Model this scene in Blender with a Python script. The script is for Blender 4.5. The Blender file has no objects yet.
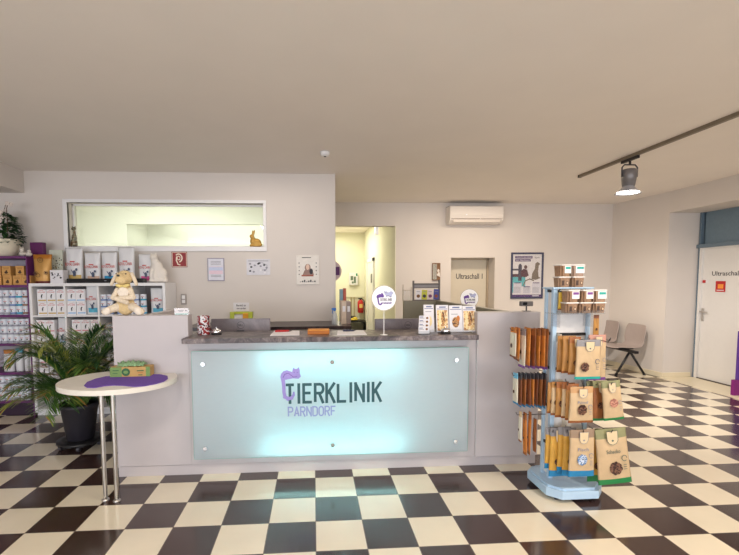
import bpy, bmesh, math, random
from mathutils import Vector, Matrix, Euler
random.seed(7)
PI = math.pi
C = bpy.context.scene.collection
SC = bpy.context.scene

# ------------------------------------------------------------------ camera
CAMZ = 1.5496
FOC, YAW, PITCH, ROLL = 417.694, 0.06241, -0.06548, -0.00502
PX, PY = 369.5 - 29.763, 277.5 + 30.824
def _rot(v):
    c, s = math.cos(YAW), math.sin(YAW)
    return Vector((v[0]*c + v[1]*s, -v[0]*s + v[1]*c, v[2]))
_c, _s = math.cos(PITCH), math.sin(PITCH)
_R0, _U0, _F0 = Vector((1, 0, 0)), Vector((0, -_s, _c)), Vector((0, _c, _s))
_cr, _sr = math.cos(ROLL), math.sin(ROLL)
_R = _rot(_R0*_cr + _U0*_sr); _U = _rot(-_R0*_sr + _U0*_cr); _F = _rot(_F0)
cam_d = bpy.data.cameras.new('camera')
cam_d.sensor_width = 36; cam_d.lens = FOC/739*36
cam_d.shift_x = 29.763/739; cam_d.shift_y = 30.824/739
cam_d.clip_start = 0.05
cam = bpy.data.objects.new('camera', cam_d); C.objects.link(cam)
m = Matrix((( _R.x, _U.x, -_F.x, 0), (_R.y, _U.y, -_F.y, 0), (_R.z, _U.z, -_F.z, CAMZ), (0, 0, 0, 1)))
cam.matrix_world = m
SC.camera = cam
def at(px, py, X=None, Y=None, Z=None):
    """a point of the photograph carried onto a plane of the room"""
    d = _R*((px-PX)/FOC) - _U*((py-PY)/FOC) + _F
    t = (Z-CAMZ)/d.z if Z is not None else (Y/d.y if Y is not None else X/d.x)
    return Vector((0, 0, CAMZ)) + d*t

# ------------------------------------------------------------------ light
def lin(c):
    c = c/255.0
    return c/12.92 if c <= .04045 else ((c+.055)/1.055)**2.4
def col(rgb): return (lin(rgb[0]), lin(rgb[1]), lin(rgb[2]), 1)
SC.view_settings.view_transform = 'Standard'
SC.view_settings.look = 'None'
SC.view_settings.gamma = 1
SC.view_settings.exposure = 0.27
w = bpy.data.worlds.new('world'); SC.world = w; w.use_nodes = True
w.node_tree.nodes['Background'].inputs[0].default_value = (0.75, 0.85, 1, 1)
w.node_tree.nodes['Background'].inputs[1].default_value = 0.4
def area(name, loc, target, sx, sy, power, rgb, spread=180):
    l = bpy.data.lights.new(name, 'AREA'); l.shape = 'RECTANGLE'; l.size = sx; l.size_y = sy
    l.energy = power; l.color = rgb; l.spread = math.radians(spread)
    o = bpy.data.objects.new(name, l); C.objects.link(o); o.location = loc
    o.rotation_euler = (Vector(target)-Vector(loc)).to_track_quat('-Z', 'Y').to_euler()
    return o
def spot(name, loc, target, power, rgb, ang=80, blend=.8, r=.04):
    l = bpy.data.lights.new(name, 'SPOT'); l.energy = power; l.color = rgb
    l.spot_size = math.radians(ang); l.spot_blend = blend; l.shadow_soft_size = r
    o = bpy.data.objects.new(name, l); C.objects.link(o); o.location = loc
    o.rotation_euler = (Vector(target)-Vector(loc)).to_track_quat('-Z', 'Y').to_euler()
    return o
# daylight from the shop windows behind the photographer
area('daylight_left', (-3.2, -4.3, 1.45), (-1.5, 4, 1.9), 5.0, 2.2, 190, (.90, .93, 1))
area('daylight_right', (3.2, -4.3, 1.45), (2.0, 4, 1.9), 3.5, 2.2, 120, (.92, .94, 1))
# added fill lights under the hall ceiling (warm), without fixtures
area('ceiling_fill_left', (-1.0, 0.6, 2.86), (-1.0, .6, 0), .5, .5, 34, (1, .90, .78))
area('ceiling_fill_right', (2.6, 1.0, 2.86), (2.6, 1.0, 0), .5, .5, 50, (1, .88, .72))
area('ceiling_fill_back', (2.6, 5.9, 2.86), (2.6, 6.0, 0), 1.6, .4, 34, (1, .84, .66))
area('desk_office_fill', (-.6, 4.5, 2.86), (-.6, 4.5, 0), 1.0, .4, 7, (1, .90, .80))
# fluorescent light in the corridor and in the room behind the window
area('corridor_glow', (.6, 10.2, 2.84), (.6, 10.2, 0), .5, 2.0, 36, (1, .96, .78))
area('inner_room_glow', (-2.4, 6.4, 2.84), (-2.4, 7.4, .6), 2.6, .6, 54, (1, 1, .92))
area('inner_niche_fill', (-1.8, 8.1, 2.84), (-1.8, 8.1, 0), 2.0, .4, 11, (1, 1, .90))  # extra fill light added to lift the dark niche
# track lamps on the rail: the one in the picture and the one nearer the photographer
spot('track_beam', (3.45, 4.62, 2.50), (4.4, 5.4, .3), 175, (1, .93, .84), 120, 1)
spot('track_beam_near', (3.45, 1.2, 2.5), (1.4, 3.6, .6), 55, (1, .92, .83), 80, 1)

# ------------------------------------------------------------------ materials
MATS = {}
def mat(name, rgb, rough=.55, metal=0, var=.05, scale=25, bump=0, emit=0, trans=0, alpha=1, coat=0):
    if name in MATS: return MATS[name]
    ma = bpy.data.materials.new(name); ma.use_nodes = True
    nt = ma.node_tree; b = nt.nodes['Principled BSDF']
    tc = nt.nodes.new('ShaderNodeTexCoord')
    n = nt.nodes.new('ShaderNodeTexNoise'); n.inputs['Scale'].default_value = scale; n.inputs['Detail'].default_value = 3
    nt.links.new(tc.outputs['Object'], n.inputs['Vector'])
    r = nt.nodes.new('ShaderNodeValToRGB')
    c = col(rgb)
    r.color_ramp.elements[0].position = .3; r.color_ramp.elements[1].position = .7
    r.color_ramp.elements[0].color = tuple(x*(1-var) for x in c[:3])+(1,)
    r.color_ramp.elements[1].color = tuple(min(1, x*(1+var)) for x in c[:3])+(1,)
    nt.links.new(n.outputs['Fac'], r.inputs['Fac'])
    nt.links.new(r.outputs['Color'], b.inputs['Base Color'])
    b.inputs['Roughness'].default_value = rough; b.inputs['Metallic'].default_value = metal
    if coat: b.inputs['Coat Weight'].default_value = coat
    if trans: b.inputs['Transmission Weight'].default_value = trans
    if alpha < 1: b.inputs['Alpha'].default_value = alpha
    if emit:
        b.inputs['Emission Color'].default_value = c; b.inputs['Emission Strength'].default_value = emit
    if bump:
        bp = nt.nodes.new('ShaderNodeBump'); bp.inputs['Strength'].default_value = bump; bp.inputs['Distance'].default_value = .01
        nt.links.new(n.outputs['Fac'], bp.inputs['Height']); nt.links.new(bp.outputs['Normal'], b.inputs['Normal'])
    MATS[name] = ma
    return ma
def floor_material():
    ma = bpy.data.materials.new('checker_tiles'); ma.use_nodes = True
    nt = ma.node_tree; b = nt.nodes['Principled BSDF']; N = nt.nodes.new; L = nt.links.new
    tc = N('ShaderNodeTexCoord'); mp = N('ShaderNodeMapping'); L(tc.outputs['Object'], mp.inputs['Vector'])
    mp.inputs['Location'].default_value = (-.0007/.3+40, (-2.307)/.3+40, 1.5)
    mp.inputs['Scale'].default_value = (1/.3, 1/.3, 0)
    ck = N('ShaderNodeTexChecker'); ck.inputs['Scale'].default_value = 1
    ck.inputs['Color1'].default_value = col((231, 219, 196)); ck.inputs['Color2'].default_value = col((64, 46, 42))
    L(mp.outputs['Vector'], ck.inputs['Vector'])
    sep = N('ShaderNodeSeparateXYZ'); L(mp.outputs['Vector'], sep.inputs[0])
    def edge(out):
        fr = N('ShaderNodeMath'); fr.operation = 'FRACT'; L(out, fr.inputs[0])
        s1 = N('ShaderNodeMath'); s1.operation = 'SUBTRACT'; L(fr.outputs[0], s1.inputs[0]); s1.inputs[1].default_value = .5
        a = N('ShaderNodeMath'); a.operation = 'ABSOLUTE'; L(s1.outputs[0], a.inputs[0])
        g = N('ShaderNodeMath'); g.operation = 'GREATER_THAN'; L(a.outputs[0], g.inputs[0]); g.inputs[1].default_value = .492
        return g.outputs[0]
    mx = N('ShaderNodeMath'); mx.operation = 'MAXIMUM'; L(edge(sep.outputs[0]), mx.inputs[0]); L(edge(sep.outputs[1]), mx.inputs[1])
    nz = N('ShaderNodeTexNoise'); nz.inputs['Scale'].default_value = 3; nz.inputs['Detail'].default_value = 4; L(tc.outputs['Object'], nz.inputs['Vector'])
    mr = N('ShaderNodeMapRange'); L(nz.outputs['Fac'], mr.inputs[0]); mr.inputs[3].default_value = .88; mr.inputs[4].default_value = 1.1
    mu = N('ShaderNodeMix'); mu.data_type = 'RGBA'; mu.blend_type = 'MULTIPLY'; mu.inputs[0].default_value = 1
    L(ck.outputs['Color'], mu.inputs[6]); L(mr.outputs[0], mu.inputs[7])
    m2 = N('ShaderNodeMix'); m2.data_type = 'RGBA'; L(mx.outputs[0], m2.inputs[0]); L(mu.outputs[2], m2.inputs[6])
    m2.inputs[7].default_value = col((110, 98, 88))
    L(m2.outputs[2], b.inputs['Base Color'])
    b.inputs['Roughness'].default_value = .16; b.inputs['IOR'].default_value = 1.85
    return ma
def marble(name, c0, c1, c2, scale=9, rough=.25):
    ma = bpy.data.materials.new(name); ma.use_nodes = True
    nt = ma.node_tree; b = nt.nodes['Principled BSDF']; N = nt.nodes.new; L = nt.links.new
    tc = N('ShaderNodeTexCoord'); n = N('ShaderNodeTexNoise'); n.inputs['Scale'].default_value = scale
    n.inputs['Detail'].default_value = 8; n.inputs['Roughness'].default_value = .7; n.inputs['Distortion'].default_value = 1.2
    L(tc.outputs['Object'], n.inputs['Vector'])
    r = N('ShaderNodeValToRGB'); e = r.color_ramp.elements
    e[0].position = .38; e[0].color = col(c0); e[1].position = .66; e[1].color = col(c2)
    k = r.color_ramp.elements.new(.52); k.color = col(c1)
    L(n.outputs['Fac'], r.inputs[0]); L(r.outputs[0], b.inputs['Base Color']); b.inputs['Roughness'].default_value = rough
    return ma
def clear_glass(name, tint=(1, 1, 1), refl=.08):
    ma = bpy.data.materials.new(name); ma.use_nodes = True
    nt = ma.node_tree; nt.nodes.clear(); N = nt.nodes.new; L = nt.links.new
    o = N('ShaderNodeOutputMaterial'); t = N('ShaderNodeBsdfTransparent'); t.inputs[0].default_value = tint+(1,)
    g = N('ShaderNodeBsdfGlossy'); g.inputs['Roughness'].default_value = .02
    n = N('ShaderNodeTexNoise'); n.inputs['Scale'].default_value = 2
    mr = N('ShaderNodeMapRange'); mr.inputs[3].default_value = refl*.9; mr.inputs[4].default_value = refl*1.1
    L(n.outputs['Fac'], mr.inputs[0])
    m_ = N('ShaderNodeMixShader'); L(mr.outputs[0], m_.inputs[0]); L(t.outputs[0], m_.inputs[1]); L(g.outputs[0], m_.inputs[2]); L(m_.outputs[0], o.inputs[0])
    return ma
def frosted():
    ma = bpy.data.materials.new('frosted_glass'); ma.use_nodes = True
    nt = ma.node_tree; nt.nodes.clear(); N = nt.nodes.new; L = nt.links.new
    o = N('ShaderNodeOutputMaterial'); t = N('ShaderNodeBsdfTranslucent'); d = N('ShaderNodeBsdfDiffuse'); g = N('ShaderNodeBsdfGlossy')
    n = N('ShaderNodeTexNoise'); n.inputs['Scale'].default_value = 40
    r = N('ShaderNodeValToRGB'); r.color_ramp.elements[0].color = col((230, 240, 245)); r.color_ramp.elements[1].color = col((238, 246, 250))
    L(n.outputs['Fac'], r.inputs[0]); L(r.outputs[0], t.inputs[0]); d.inputs[0].default_value = col((190, 200, 204)); g.inputs['Roughness'].default_value = .15
    a = N('ShaderNodeMixShader'); a.inputs[0].default_value = .5; L(t.outputs[0], a.inputs[1]); L(d.outputs[0], a.inputs[2])
    b = N('ShaderNodeMixShader'); b.inputs[0].default_value = .06; L(a.outputs[0], b.inputs[1]); L(g.outputs[0], b.inputs[2]); L(b.outputs[0], o.inputs[0])
    return ma

WALL = mat('wall_paint', (214, 206, 199), .8, var=.015, scale=2, bump=.02)
CEIL = mat('ceiling_paint', (238, 230, 222), .85, var=.015, scale=2)
YWALL = mat('pale_yellow_paint', (234, 231, 210), .8, var=.015, scale=2)
WHITE = mat('white_laminate', (232, 230, 230), .4, var=.01)
DESK = mat('light_grey_laminate', (186, 179, 180), .45, var=.015, scale=6)
GREYP = mat('grey_green_laminate', (150, 148, 138), .45, var=.02)
STEEL = mat('brushed_steel', (200, 196, 190), .28, 1, var=.05)
CHROME = mat('chrome', (225, 225, 228), .15, 1, var=.02)
BLACK = mat('black_plastic', (24, 23, 26), .4, var=.1)
DKGREY = mat('dark_grey_plastic', (62, 60, 66), .35, var=.06)
PURPLE = mat('purple_laminate', (98, 36, 98), .5, var=.05)
PURPLEF = mat('purple_felt', (108, 76, 165), .95, var=.12, scale=120, bump=.3)
LBLUE = mat('light_blue_metal', (176, 203, 226), .35, var=.02)
CREAMT = mat('cream_tile', (226, 214, 186), .3, var=.03, scale=4)
BLUEG = mat('blue_grey_paint', (104, 122, 136), .45, var=.03)
DOORP = mat('door_paint', (222, 219, 216), .5, var=.01)
DOORB = mat('beige_door_paint', (214, 204, 184), .5, var=.01)
PAPER = mat('paper', (224, 221, 224), .7, var=.02)
INK = mat('dark_ink', (44, 42, 50), .6)
GREYINK = mat('grey_ink', (138, 136, 146), .6)
RED = mat('red_enamel', (186, 24, 30), .35)
TEALINK = mat('teal_ink', (44, 84, 92), .5)
LILAC = mat('lilac_ink', (156, 140, 208), .5)
LILACD = mat('violet_ink', (100, 62, 150), .5)
LILACP = mat('pale_lilac_ink', (176, 180, 214), .5)

# ------------------------------------------------------------------ mesh helpers
class MB:
    def __init__(s): s.v = []; s.f = []; s.m = []; s.sm = []
    def add(s, vs, fs, mi=0, smooth=False, T=None):
        o = len(s.v)
        for v in vs:
            v = Vector(v)
            s.v.append(tuple(T @ v) if T is not None else tuple(v))
        for f in fs:
            s.f.append(tuple(i+o for i in f)); s.m.append(mi); s.sm.append(smooth)
        return s
    def bm(s, bm_, mi=0, smooth=False, T=None):
        bm_.verts.index_update()
        s.add([v.co.copy() for v in bm_.verts], [[v.index for v in f.verts] for f in bm_.faces], mi, smooth, T); bm_.free(); return s
    def box(s, x0, x1, y0, y1, z0, z1, mi=0, bev=0, T=None, seg=2):
        if bev <= 0:
            vs = [(x0, y0, z0), (x1, y0, z0), (x1, y1, z0), (x0, y1, z0), (x0, y0, z1), (x1, y0, z1), (x1, y1, z1), (x0, y1, z1)]
            return s.add(vs, [(0, 3, 2, 1), (4, 5, 6, 7), (0, 1, 5, 4), (1, 2, 6, 5), (2, 3, 7, 6), (3, 0, 4, 7)], mi, False, T)
        b = bmesh.new(); bmesh.ops.create_cube(b, size=1)
        for v in b.verts: v.co = Vector(((x0+x1)/2+v.co.x*(x1-x0), (y0+y1)/2+v.co.y*(y1-y0), (z0+z1)/2+v.co.z*(z1-z0)))
        bmesh.ops.bevel(b, geom=list(b.edges), offset=bev, segments=seg, profile=.5, affect='EDGES')
        return s.bm(b, mi, False, T)
    def cyl(s, p0, p1, r0, r1=None, n=16, mi=0, cap=True, smooth=True, T=None):
        r1 = r0 if r1 is None else r1
        p0 = Vector(p0); p1 = Vector(p1); d = (p1-p0).normalized()
        a = d.orthogonal().normalized(); b = d.cross(a)
        vs = []
        for p, r in ((p0, r0), (p1, r1)):
            for i in range(n):
                t = 2*PI*i/n; vs.append(p+a*(r*math.cos(t))+b*(r*math.sin(t)))
        s.add(vs, [(i, (i+1) % n, n+(i+1) % n, n+i) for i in range(n)], mi, smooth, T)
        if cap: s.add(vs, [tuple(range(n-1, -1, -1)), tuple(range(n, 2*n))], mi, False, T)
        return s
    def lathe(s, prof, n=24, c=(0, 0, 0), mi=0, T=None, axis='z', sx=1, sy=1):
        vs = []; fs = []
        for r, z in prof:
            for i in range(n):
                t = 2*PI*i/n; x, y = r*math.cos(t)*sx, r*math.sin(t)*sy
                vs.append((c[0]+x, c[1]+y, c[2]+z))
        for k in range(len(prof)-1):
            for i in range(n):
                j = (i+1) % n; fs.append((k*n+i, k*n+j, (k+1)*n+j, (k+1)*n+i))
        fs.append(tuple(range(n-1, -1, -1))); fs.append(tuple((len(prof)-1)*n+i for i in range(n)))
        return s.add(vs, fs, mi, True, T)
    def tube(s, pts, r, n=8, mi=0, T=None):
        pts = [Vector(p) for p in pts]; rs = r if isinstance(r, (list, tuple)) else [r]*len(pts)
        vs = []; fs = []; a = None
        for k, p in enumerate(pts):
            d = (pts[min(k+1, len(pts)-1)]-pts[max(k-1, 0)]).normalized()
            a = d.orthogonal().normalized() if a is None else (a-d*a.dot(d)).normalized()
            b = d.cross(a)
            for i in range(n):
                t = 2*PI*i/n; vs.append(p+a*(rs[k]*math.cos(t))+b*(rs[k]*math.sin(t)))
        for k in range(len(pts)-1):
            for i in range(n):
                j = (i+1) % n; fs.append((k*n+i, k*n+j, (k+1)*n+j, (k+1)*n+i))
        fs.append(tuple(range(n-1, -1, -1))); fs.append(tuple((len(pts)-1)*n+i for i in range(n)))
        return s.add(vs, fs, mi, True, T)
    def prism(s, poly, z0, z1, mi=0, T=None, smooth=False):
        n = len(poly)
        vs = [(p[0], p[1], z0) for p in poly]+[(p[0], p[1], z1) for p in poly]
        return s.add(vs, [tuple(range(n-1, -1, -1)), tuple(range(n, 2*n))]+[(i, (i+1) % n, n+(i+1) % n, n+i) for i in range(n)], mi, smooth, T)
    def ell(s, c, r, rot=(0, 0, 0), mi=0, sub=3, T=None):
        b = bmesh.new(); bmesh.ops.create_icosphere(b, subdivisions=sub, radius=1)
        R = Euler(rot).to_matrix()
        for v in b.verts: v.co = Vector(c)+R @ Vector((v.co.x*r[0], v.co.y*r[1], v.co.z*r[2]))
        return s.bm(b, mi, True, T)
    # flat marks, drawn in x (right) and z (up), standing proud of y
    def flat(s, poly, y, mi=0, th=.0006, T=None):
        n = len(poly)
        vs = [(p[0], y, p[1]) for p in poly]+[(p[0], y-th, p[1]) for p in poly]
        return s.add(vs, [tuple(range(n-1, -1, -1)), tuple(range(n, 2*n))]+[(i, (i+1) % n, n+(i+1) % n, n+i) for i in range(n)], mi, False, T)
    def frect(s, x0, x1, z0, z1, y, mi=0, th=.0006, T=None): return s.flat([(x0, z0), (x1, z0), (x1, z1), (x0, z1)], y, mi, th, T)
    def fdisc(s, x, z, rx, rz, y, mi=0, n=20, th=.0006, a=0):
        ca, sa = math.cos(a), math.sin(a)
        return s.flat([(x+rx*math.cos(2*PI*i/n)*ca-rz*math.sin(2*PI*i/n)*sa, z+rx*math.cos(2*PI*i/n)*sa+rz*math.sin(2*PI*i/n)*ca) for i in range(n)], y, mi, th)
    def fstroke(s, pts, w, y, mi=0, th=.0006, closed=False):
        runs = [[0]]; n = len(pts)
        if not closed:
            for i in range(1, n-1):
                a = Vector((pts[i][0]-pts[i-1][0], pts[i][1]-pts[i-1][1])); b = Vector((pts[i+1][0]-pts[i][0], pts[i+1][1]-pts[i][1]))
                runs[-1].append(i)
                if a.length > 0 and b.length > 0 and a.angle(b) > .7: runs.append([i])
            runs[-1].append(n-1)
        else: runs = [list(range(n))]
        for k, rn in enumerate(runs):
            q = [pts[i] for i in rn]; ws = [w[i] for i in rn] if isinstance(w, (list, tuple)) else [w]*len(q)
            m = len(q)
            if not closed and len(runs) > 1:
                for e, f in ((0, 1), (m-1, m-2)):
                    if (e == 0 and k > 0) or (e != 0 and k < len(runs)-1):
                        d = Vector((q[e][0]-q[f][0], q[e][1]-q[f][1])).normalized()*ws[e]*.45
                        q[e] = (q[e][0]+d.x, q[e][1]+d.y)
            L_, R_ = [], []
            for i, p in enumerate(q):
                a = q[(i-1) % m] if (closed or i > 0) else p
                b = q[(i+1) % m] if (closed or i < m-1) else p
                dx, dz = b[0]-a[0], b[1]-a[1]; l = math.hypot(dx, dz) or 1
                L_.append((p[0]-dz/l*ws[i]/2, p[1]+dx/l*ws[i]/2)); R_.append((p[0]+dz/l*ws[i]/2, p[1]-dx/l*ws[i]/2))
            vs = []; o = y-.00012*k
            for i in range(m): vs += [(L_[i][0], o, L_[i][1]), (R_[i][0], o, R_[i][1]), (L_[i][0], o-th, L_[i][1]), (R_[i][0], o-th, R_[i][1])]
            fs = []
            for i in (range(m) if closed else range(m-1)):
                a = 4*i; b = 4*((i+1) % m)
                fs += [(a+2, a+3, b+3, b+2), (a, b, b+1, a+1), (a, a+2, b+2, b), (a+1, b+1, b+3, a+3)]
            if not closed: fs += [(0, 1, 3, 2), (4*m-4, 4*m-2, 4*m-1, 4*m-3)]
            s.add(vs, fs, mi)
        return s
    def obj(s, name, mats, parent=None, loc=None, rot=None):
        me = bpy.data.meshes.new(name); me.from_pydata(s.v, [], s.f)
        if not isinstance(mats, (list, tuple)): mats = [mats]
        for q in mats: me.materials.append(q)
        me.polygons.foreach_set('material_index', s.m); me.polygons.foreach_set('use_smooth', s.sm)
        me.validate(); me.update()
        o = bpy.data.objects.new(name, me); C.objects.link(o)
        if parent: o.parent = parent
        if loc is not None: o.location = loc
        if rot is not None: o.rotation_euler = rot
        return o
def tag(o, label=None, cat=None, group=None, kind=None):
    if label: o['label'] = label
    if cat: o['category'] = cat
    if group: o['group'] = group
    if kind: o['kind'] = kind
    return o
def thing(name, label, cat, loc=(0, 0, 0), rotz=0, group=None):
    o = bpy.data.objects.new(name, None); C.objects.link(o); o.empty_display_size = .05
    o.location = loc; o.rotation_euler = (0, 0, rotz)
    return tag(o, label, cat, group)
def struct(o): o['kind'] = 'structure'; return o
def copy_tree(o, parent=None):
    c = o.copy(); C.objects.link(c)
    if parent: c.parent = parent
    for ch in [x for x in KIDS.get(o.name, [])]:
        copy_tree(ch, c)
    return c
KIDS = {}
def note_kids(root):
    for o in bpy.data.objects:
        if o.parent: KIDS.setdefault(o.parent.name, [])
        if o.parent and o not in KIDS[o.parent.name]: KIDS[o.parent.name].append(o)
class Proto:
    """one of a kind: the first call returns the thing itself, later calls copies of it"""
    def __init__(s, root):
        s.root = root; s.used = False
        s.kids = [(c, [g for g in bpy.data.objects if g.parent == c]) for c in bpy.data.objects if c.parent == root]
    def put(s, loc, rot=(0, 0, 0), label=None, group=None, scale=None):
        if not s.used: r = s.root; s.used = True
        else:
            r = s.root.copy(); C.objects.link(r)
            for c, gs in s.kids:
                d = c.copy(); C.objects.link(d); d.parent = r
                for g in gs: e = g.copy(); C.objects.link(e); e.parent = d
        r.location = loc; r.rotation_euler = rot
        if scale: r.scale = scale
        if label: r['label'] = label
        if group: r['group'] = group
        return r
TXT = {}
def text_geo(s_, bold=False):
    if s_ in TXT: return TXT[s_]
    cu = bpy.data.curves.new('t', 'FONT'); cu.body = s_; cu.size = 1; cu.resolution_u = 2; cu.extrude = 0
    cu.offset = .012
    o = bpy.data.objects.new('t', cu); C.objects.link(o)
    dg = bpy.context.evaluated_depsgraph_get(); dg.update()
    me = bpy.data.meshes.new_from_object(o.evaluated_get(dg))
    vs = [v.co.copy() for v in me.vertices]; fs = [tuple(p.vertices) for p in me.polygons]
    bpy.data.objects.remove(o); bpy.data.curves.remove(cu); bpy.data.meshes.remove(me)
    x0 = min(v.x for v in vs); x1 = max(v.x for v in vs); z0 = min(v.y for v in vs); z1 = max(v.y for v in vs)
    TXT[s_] = ([((v.x-x0)/(x1-x0), (v.y-z0)/(z1-z0)) for v in vs], fs)
    return TXT[s_]
def put_text(mb, s_, x0, x1, z0, z1, y, mi=0, T=None):
    vs, fs = text_geo(s_)
    mb.add([(x0+a*(x1-x0), y, z0+b*(z1-z0)) for a, b in vs], fs, mi, False, T)
ORD = ['first', 'second', 'third', 'fourth', 'fifth', 'sixth', 'seventh', 'eighth', 'ninth', 'tenth']

# ------------------------------------------------------------------ the setting
ZC = 2.90; YB = 5.38; YF = 7.28
fl = struct(MB().box(-6.6, 6.3, -4.6, 12.4, -.1, 0).obj('floor', floor_material()))
struct(MB().box(5.45, 5.98, -4.4, 6.18, .0005, .004).obj('floor_threshold_strip', CREAMT)).name = 'trim_1'
struct(MB().box(-6.6, 6.3, -4.6, 12.4, ZC, ZC+.1).obj('ceiling', CEIL))
struct(MB().box(-6.7, -6.6, -4.6, 12.4, 0, ZC).obj('wall_left', WALL))
b = MB()   # front wall with wide shop window openings
b.box(-6.6, 6.3, -4.6, -4.5, 0, .35).box(-6.6, 6.3, -4.6, -4.5, 2.55, ZC)
for x in (-6.6, -.7, 5.9): b.box(x, x+.7 if x > -6 else x+.3, -4.6, -4.5, .35, 2.55)
struct(b.obj('wall_front', WALL))
WX0, WX1, WZ0, WZ1 = -3.0, -.625, 1.985, 2.525
b = MB()
b.box(-6.6, WX0, YB, YB+.2, 0, ZC).box(WX1, .286, YB, YB+.2, 0, ZC).box(WX0, WX1, YB, YB+.2, 0, WZ0).box(WX0, WX1, YB, YB+.2, WZ1, ZC)
struct(b.obj('wall_back_left', WALL))
struct(MB().box(-6.6, -3.49, -1.0, YB, 2.634, ZC).obj('trim_2', WALL))
# inner room behind the window
b = MB()
b.box(-4.8, -4.7, YB+.2, 9.2, 0, ZC).box(-.4, -.3, YB+.2, 9.2, 0, ZC)
b.box(-4.8, -3.25, 7.6, 7.7, 0, ZC).box(-3.25, -.4, 7.6, 7.7, 2.56, ZC).box(-3.25, -.4, 8.5, 8.6, 0, ZC).box(-3.35, -3.25, 7.7, 8.6, 0, ZC)
b.box(-4.7, -.4, 7.55, 7.6, 0, .1)
struct(b.obj('wall_inner_room', mat('greenish_white_paint', (230, 232, 220), .8, var=.015, scale=2)))
wf = MB(); fw = .055
wf.box(WX0-.05, WX1+.04, YB-.015, YB+.03, WZ0-.055, WZ0, 0, .004).box(WX0-.05, WX1+.04, YB-.015, YB+.03, WZ1, WZ1+.04, 0, .004)
wf.box(WX0-.05, WX0+.0, YB-.015, YB+.03, WZ0, WZ1, 0, .004).box(WX1, WX1+.04, YB-.015, YB+.03, WZ0, WZ1, 0, .004)
wf.box(WX0, WX0+.015, YB+.11, YB+.15, WZ0, WZ1).box(WX1-.015, WX1, YB+.11, YB+.15, WZ0, WZ1).box(WX0, WX1, YB+.11, YB+.15, WZ0, WZ0+.02).box(WX0, WX1, YB+.11, YB+.15, WZ1-.02, WZ1)
win = struct(wf.obj('window_1', WHITE))
MB().box(WX0+.01, WX1-.01, YB+.125, YB+.132, WZ0+.01, WZ1-.01).obj('pane', clear_glass('window_glass', (.98, 1, .98), .09), win)
# far wall, doorway to the corridor, niche of door 1
CXL, CXR, CTOP = -.3, 1.444, 2.50
DX0, DX1, DTOP = 2.43, 3.225, 1.95
b = MB()
b.box(CXL, CXR, YF, YF+.15, CTOP, ZC).box(CXR, DX0, YF, YF+.35, 0, ZC).box(DX0, DX1, YF, YF+.35, DTOP, ZC).box(DX1, 6.3, YF, YF+.35, 0, ZC)
struct(b.obj('wall_back', WALL))
b = MB()
b.box(CXR, CXR+.12, YF+.35, 12.0, 0, ZC).box(CXL, CXR+.12, 11.8, 11.95, 0, ZC).box(CXL, .10, YF, 11.8, 0, ZC)
# lining of the doorway in the same yellow paint
b.box(CXR-.012, CXR, YF+.002, YF+.36, 0, CTOP)
struct(b.obj('wall_corridor', YWALL))
struct(MB().box(-.3, CXR+.02, YF+.6, YF+.66, 2.78, ZC).obj('trim_3', WHITE))
dr = MB(); dr.box(DX0, DX1, YF+.30, YF+.35, 0, DTOP)
d1 = struct(dr.obj('door_1', DOORB))
p0 = at(456, 279, Y=YF+.3); p1 = at(482.5, 273.5, Y=YF+.3)
tx = MB(); put_text(tx, 'Ultraschall 1', p0.x, p1.x, p0.z, p1.z, YF+.298); tx.obj('door_lettering', INK, d1)
fr = MB(); fr.box(DX0-.0, DX0+.03, YF+.26, YF+.30, 0, DTOP).box(DX1-.03, DX1, YF+.26, YF+.30, 0, DTOP).box(DX0, DX1, YF+.26, YF+.30, DTOP-.03, DTOP)
fr.obj('door_frame', mat('beige_frame', (176, 160, 138), .5), d1)
h = MB(); h.cyl((DX0+.09, YF+.3, 1.02), (DX0+.09, YF+.24, 1.02), .01).cyl((DX0+.09, YF+.24, 1.02), (DX0+.21, YF+.24, 1.02), .009); h.obj('door_handle', STEEL, d1)
# right hand wall, recess of door 2
b = MB()
b.prism([(5.385, YF), (5.5, 6.2), (6.3, 6.2), (6.3, YF)], 0, ZC).prism([(5.5, 6.2), (5.40, -4.5), (6.3, -4.5), (6.3, 6.2)], 2.575, ZC).box(6.06, 6.3, -4.5, 5.1, 0, 2.575).box(6.2, 6.3, 5.1, 6.2, 0, 2.575)
struct(b.obj('wall_right', WALL))
struct(MB().prism([(5.37, YF), (5.485, 6.185), (5.5, 6.2), (5.385, YF)], 0, .075).box(5.485, 5.96, 6.185, 6.2, 0, .075).obj('baseboard_right', CREAMT))
struct(MB().box(CXR+.02, DX0, YF-.012, YF, 0, .075).box(DX1, 5.385, YF-.012, YF, 0, .075).obj('baseboard_back', CREAMT))
DY0, DY1 = 5.12, 6.13
d2 = struct(MB().box(6.02, 6.06, DY0, DY1, .012, 2.03).obj('door_2', DOORP))
f = MB(); f.box(5.985, 6.2, DY1+.03, 6.17, 0, 2.575, 0).box(5.985, 6.2, DY0-.1, DY0, 0, 2.575, 0)
f.box(5.96, 6.2, DY0-.1, 6.2, 2.03, 2.085, 0, .006)
f.box(6.0, 6.2, 6.17, 6.2, 0, 2.575, 0)
f.obj('door_frame', BLUEG, d2)
MB().box(6.03, 6.05, DY0, DY1, 2.085, 2.575).obj('transom_panel', mat('blue_grey_panel', (110, 130, 144), .35, var=.05), d2)
MB().box(5.985, 6.05, DY1-.01, DY1+.03, 0, 2.03).box(5.99, 6.02, DY0, DY1, 2.01, 2.03).obj('door_casing', DOORP, d2)
MB().box(5.99, 6.02, DY0, DY1, 0, .012).obj('door_sill', mat('dark_brown_sill', (50, 36, 32), .5), d2)
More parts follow.
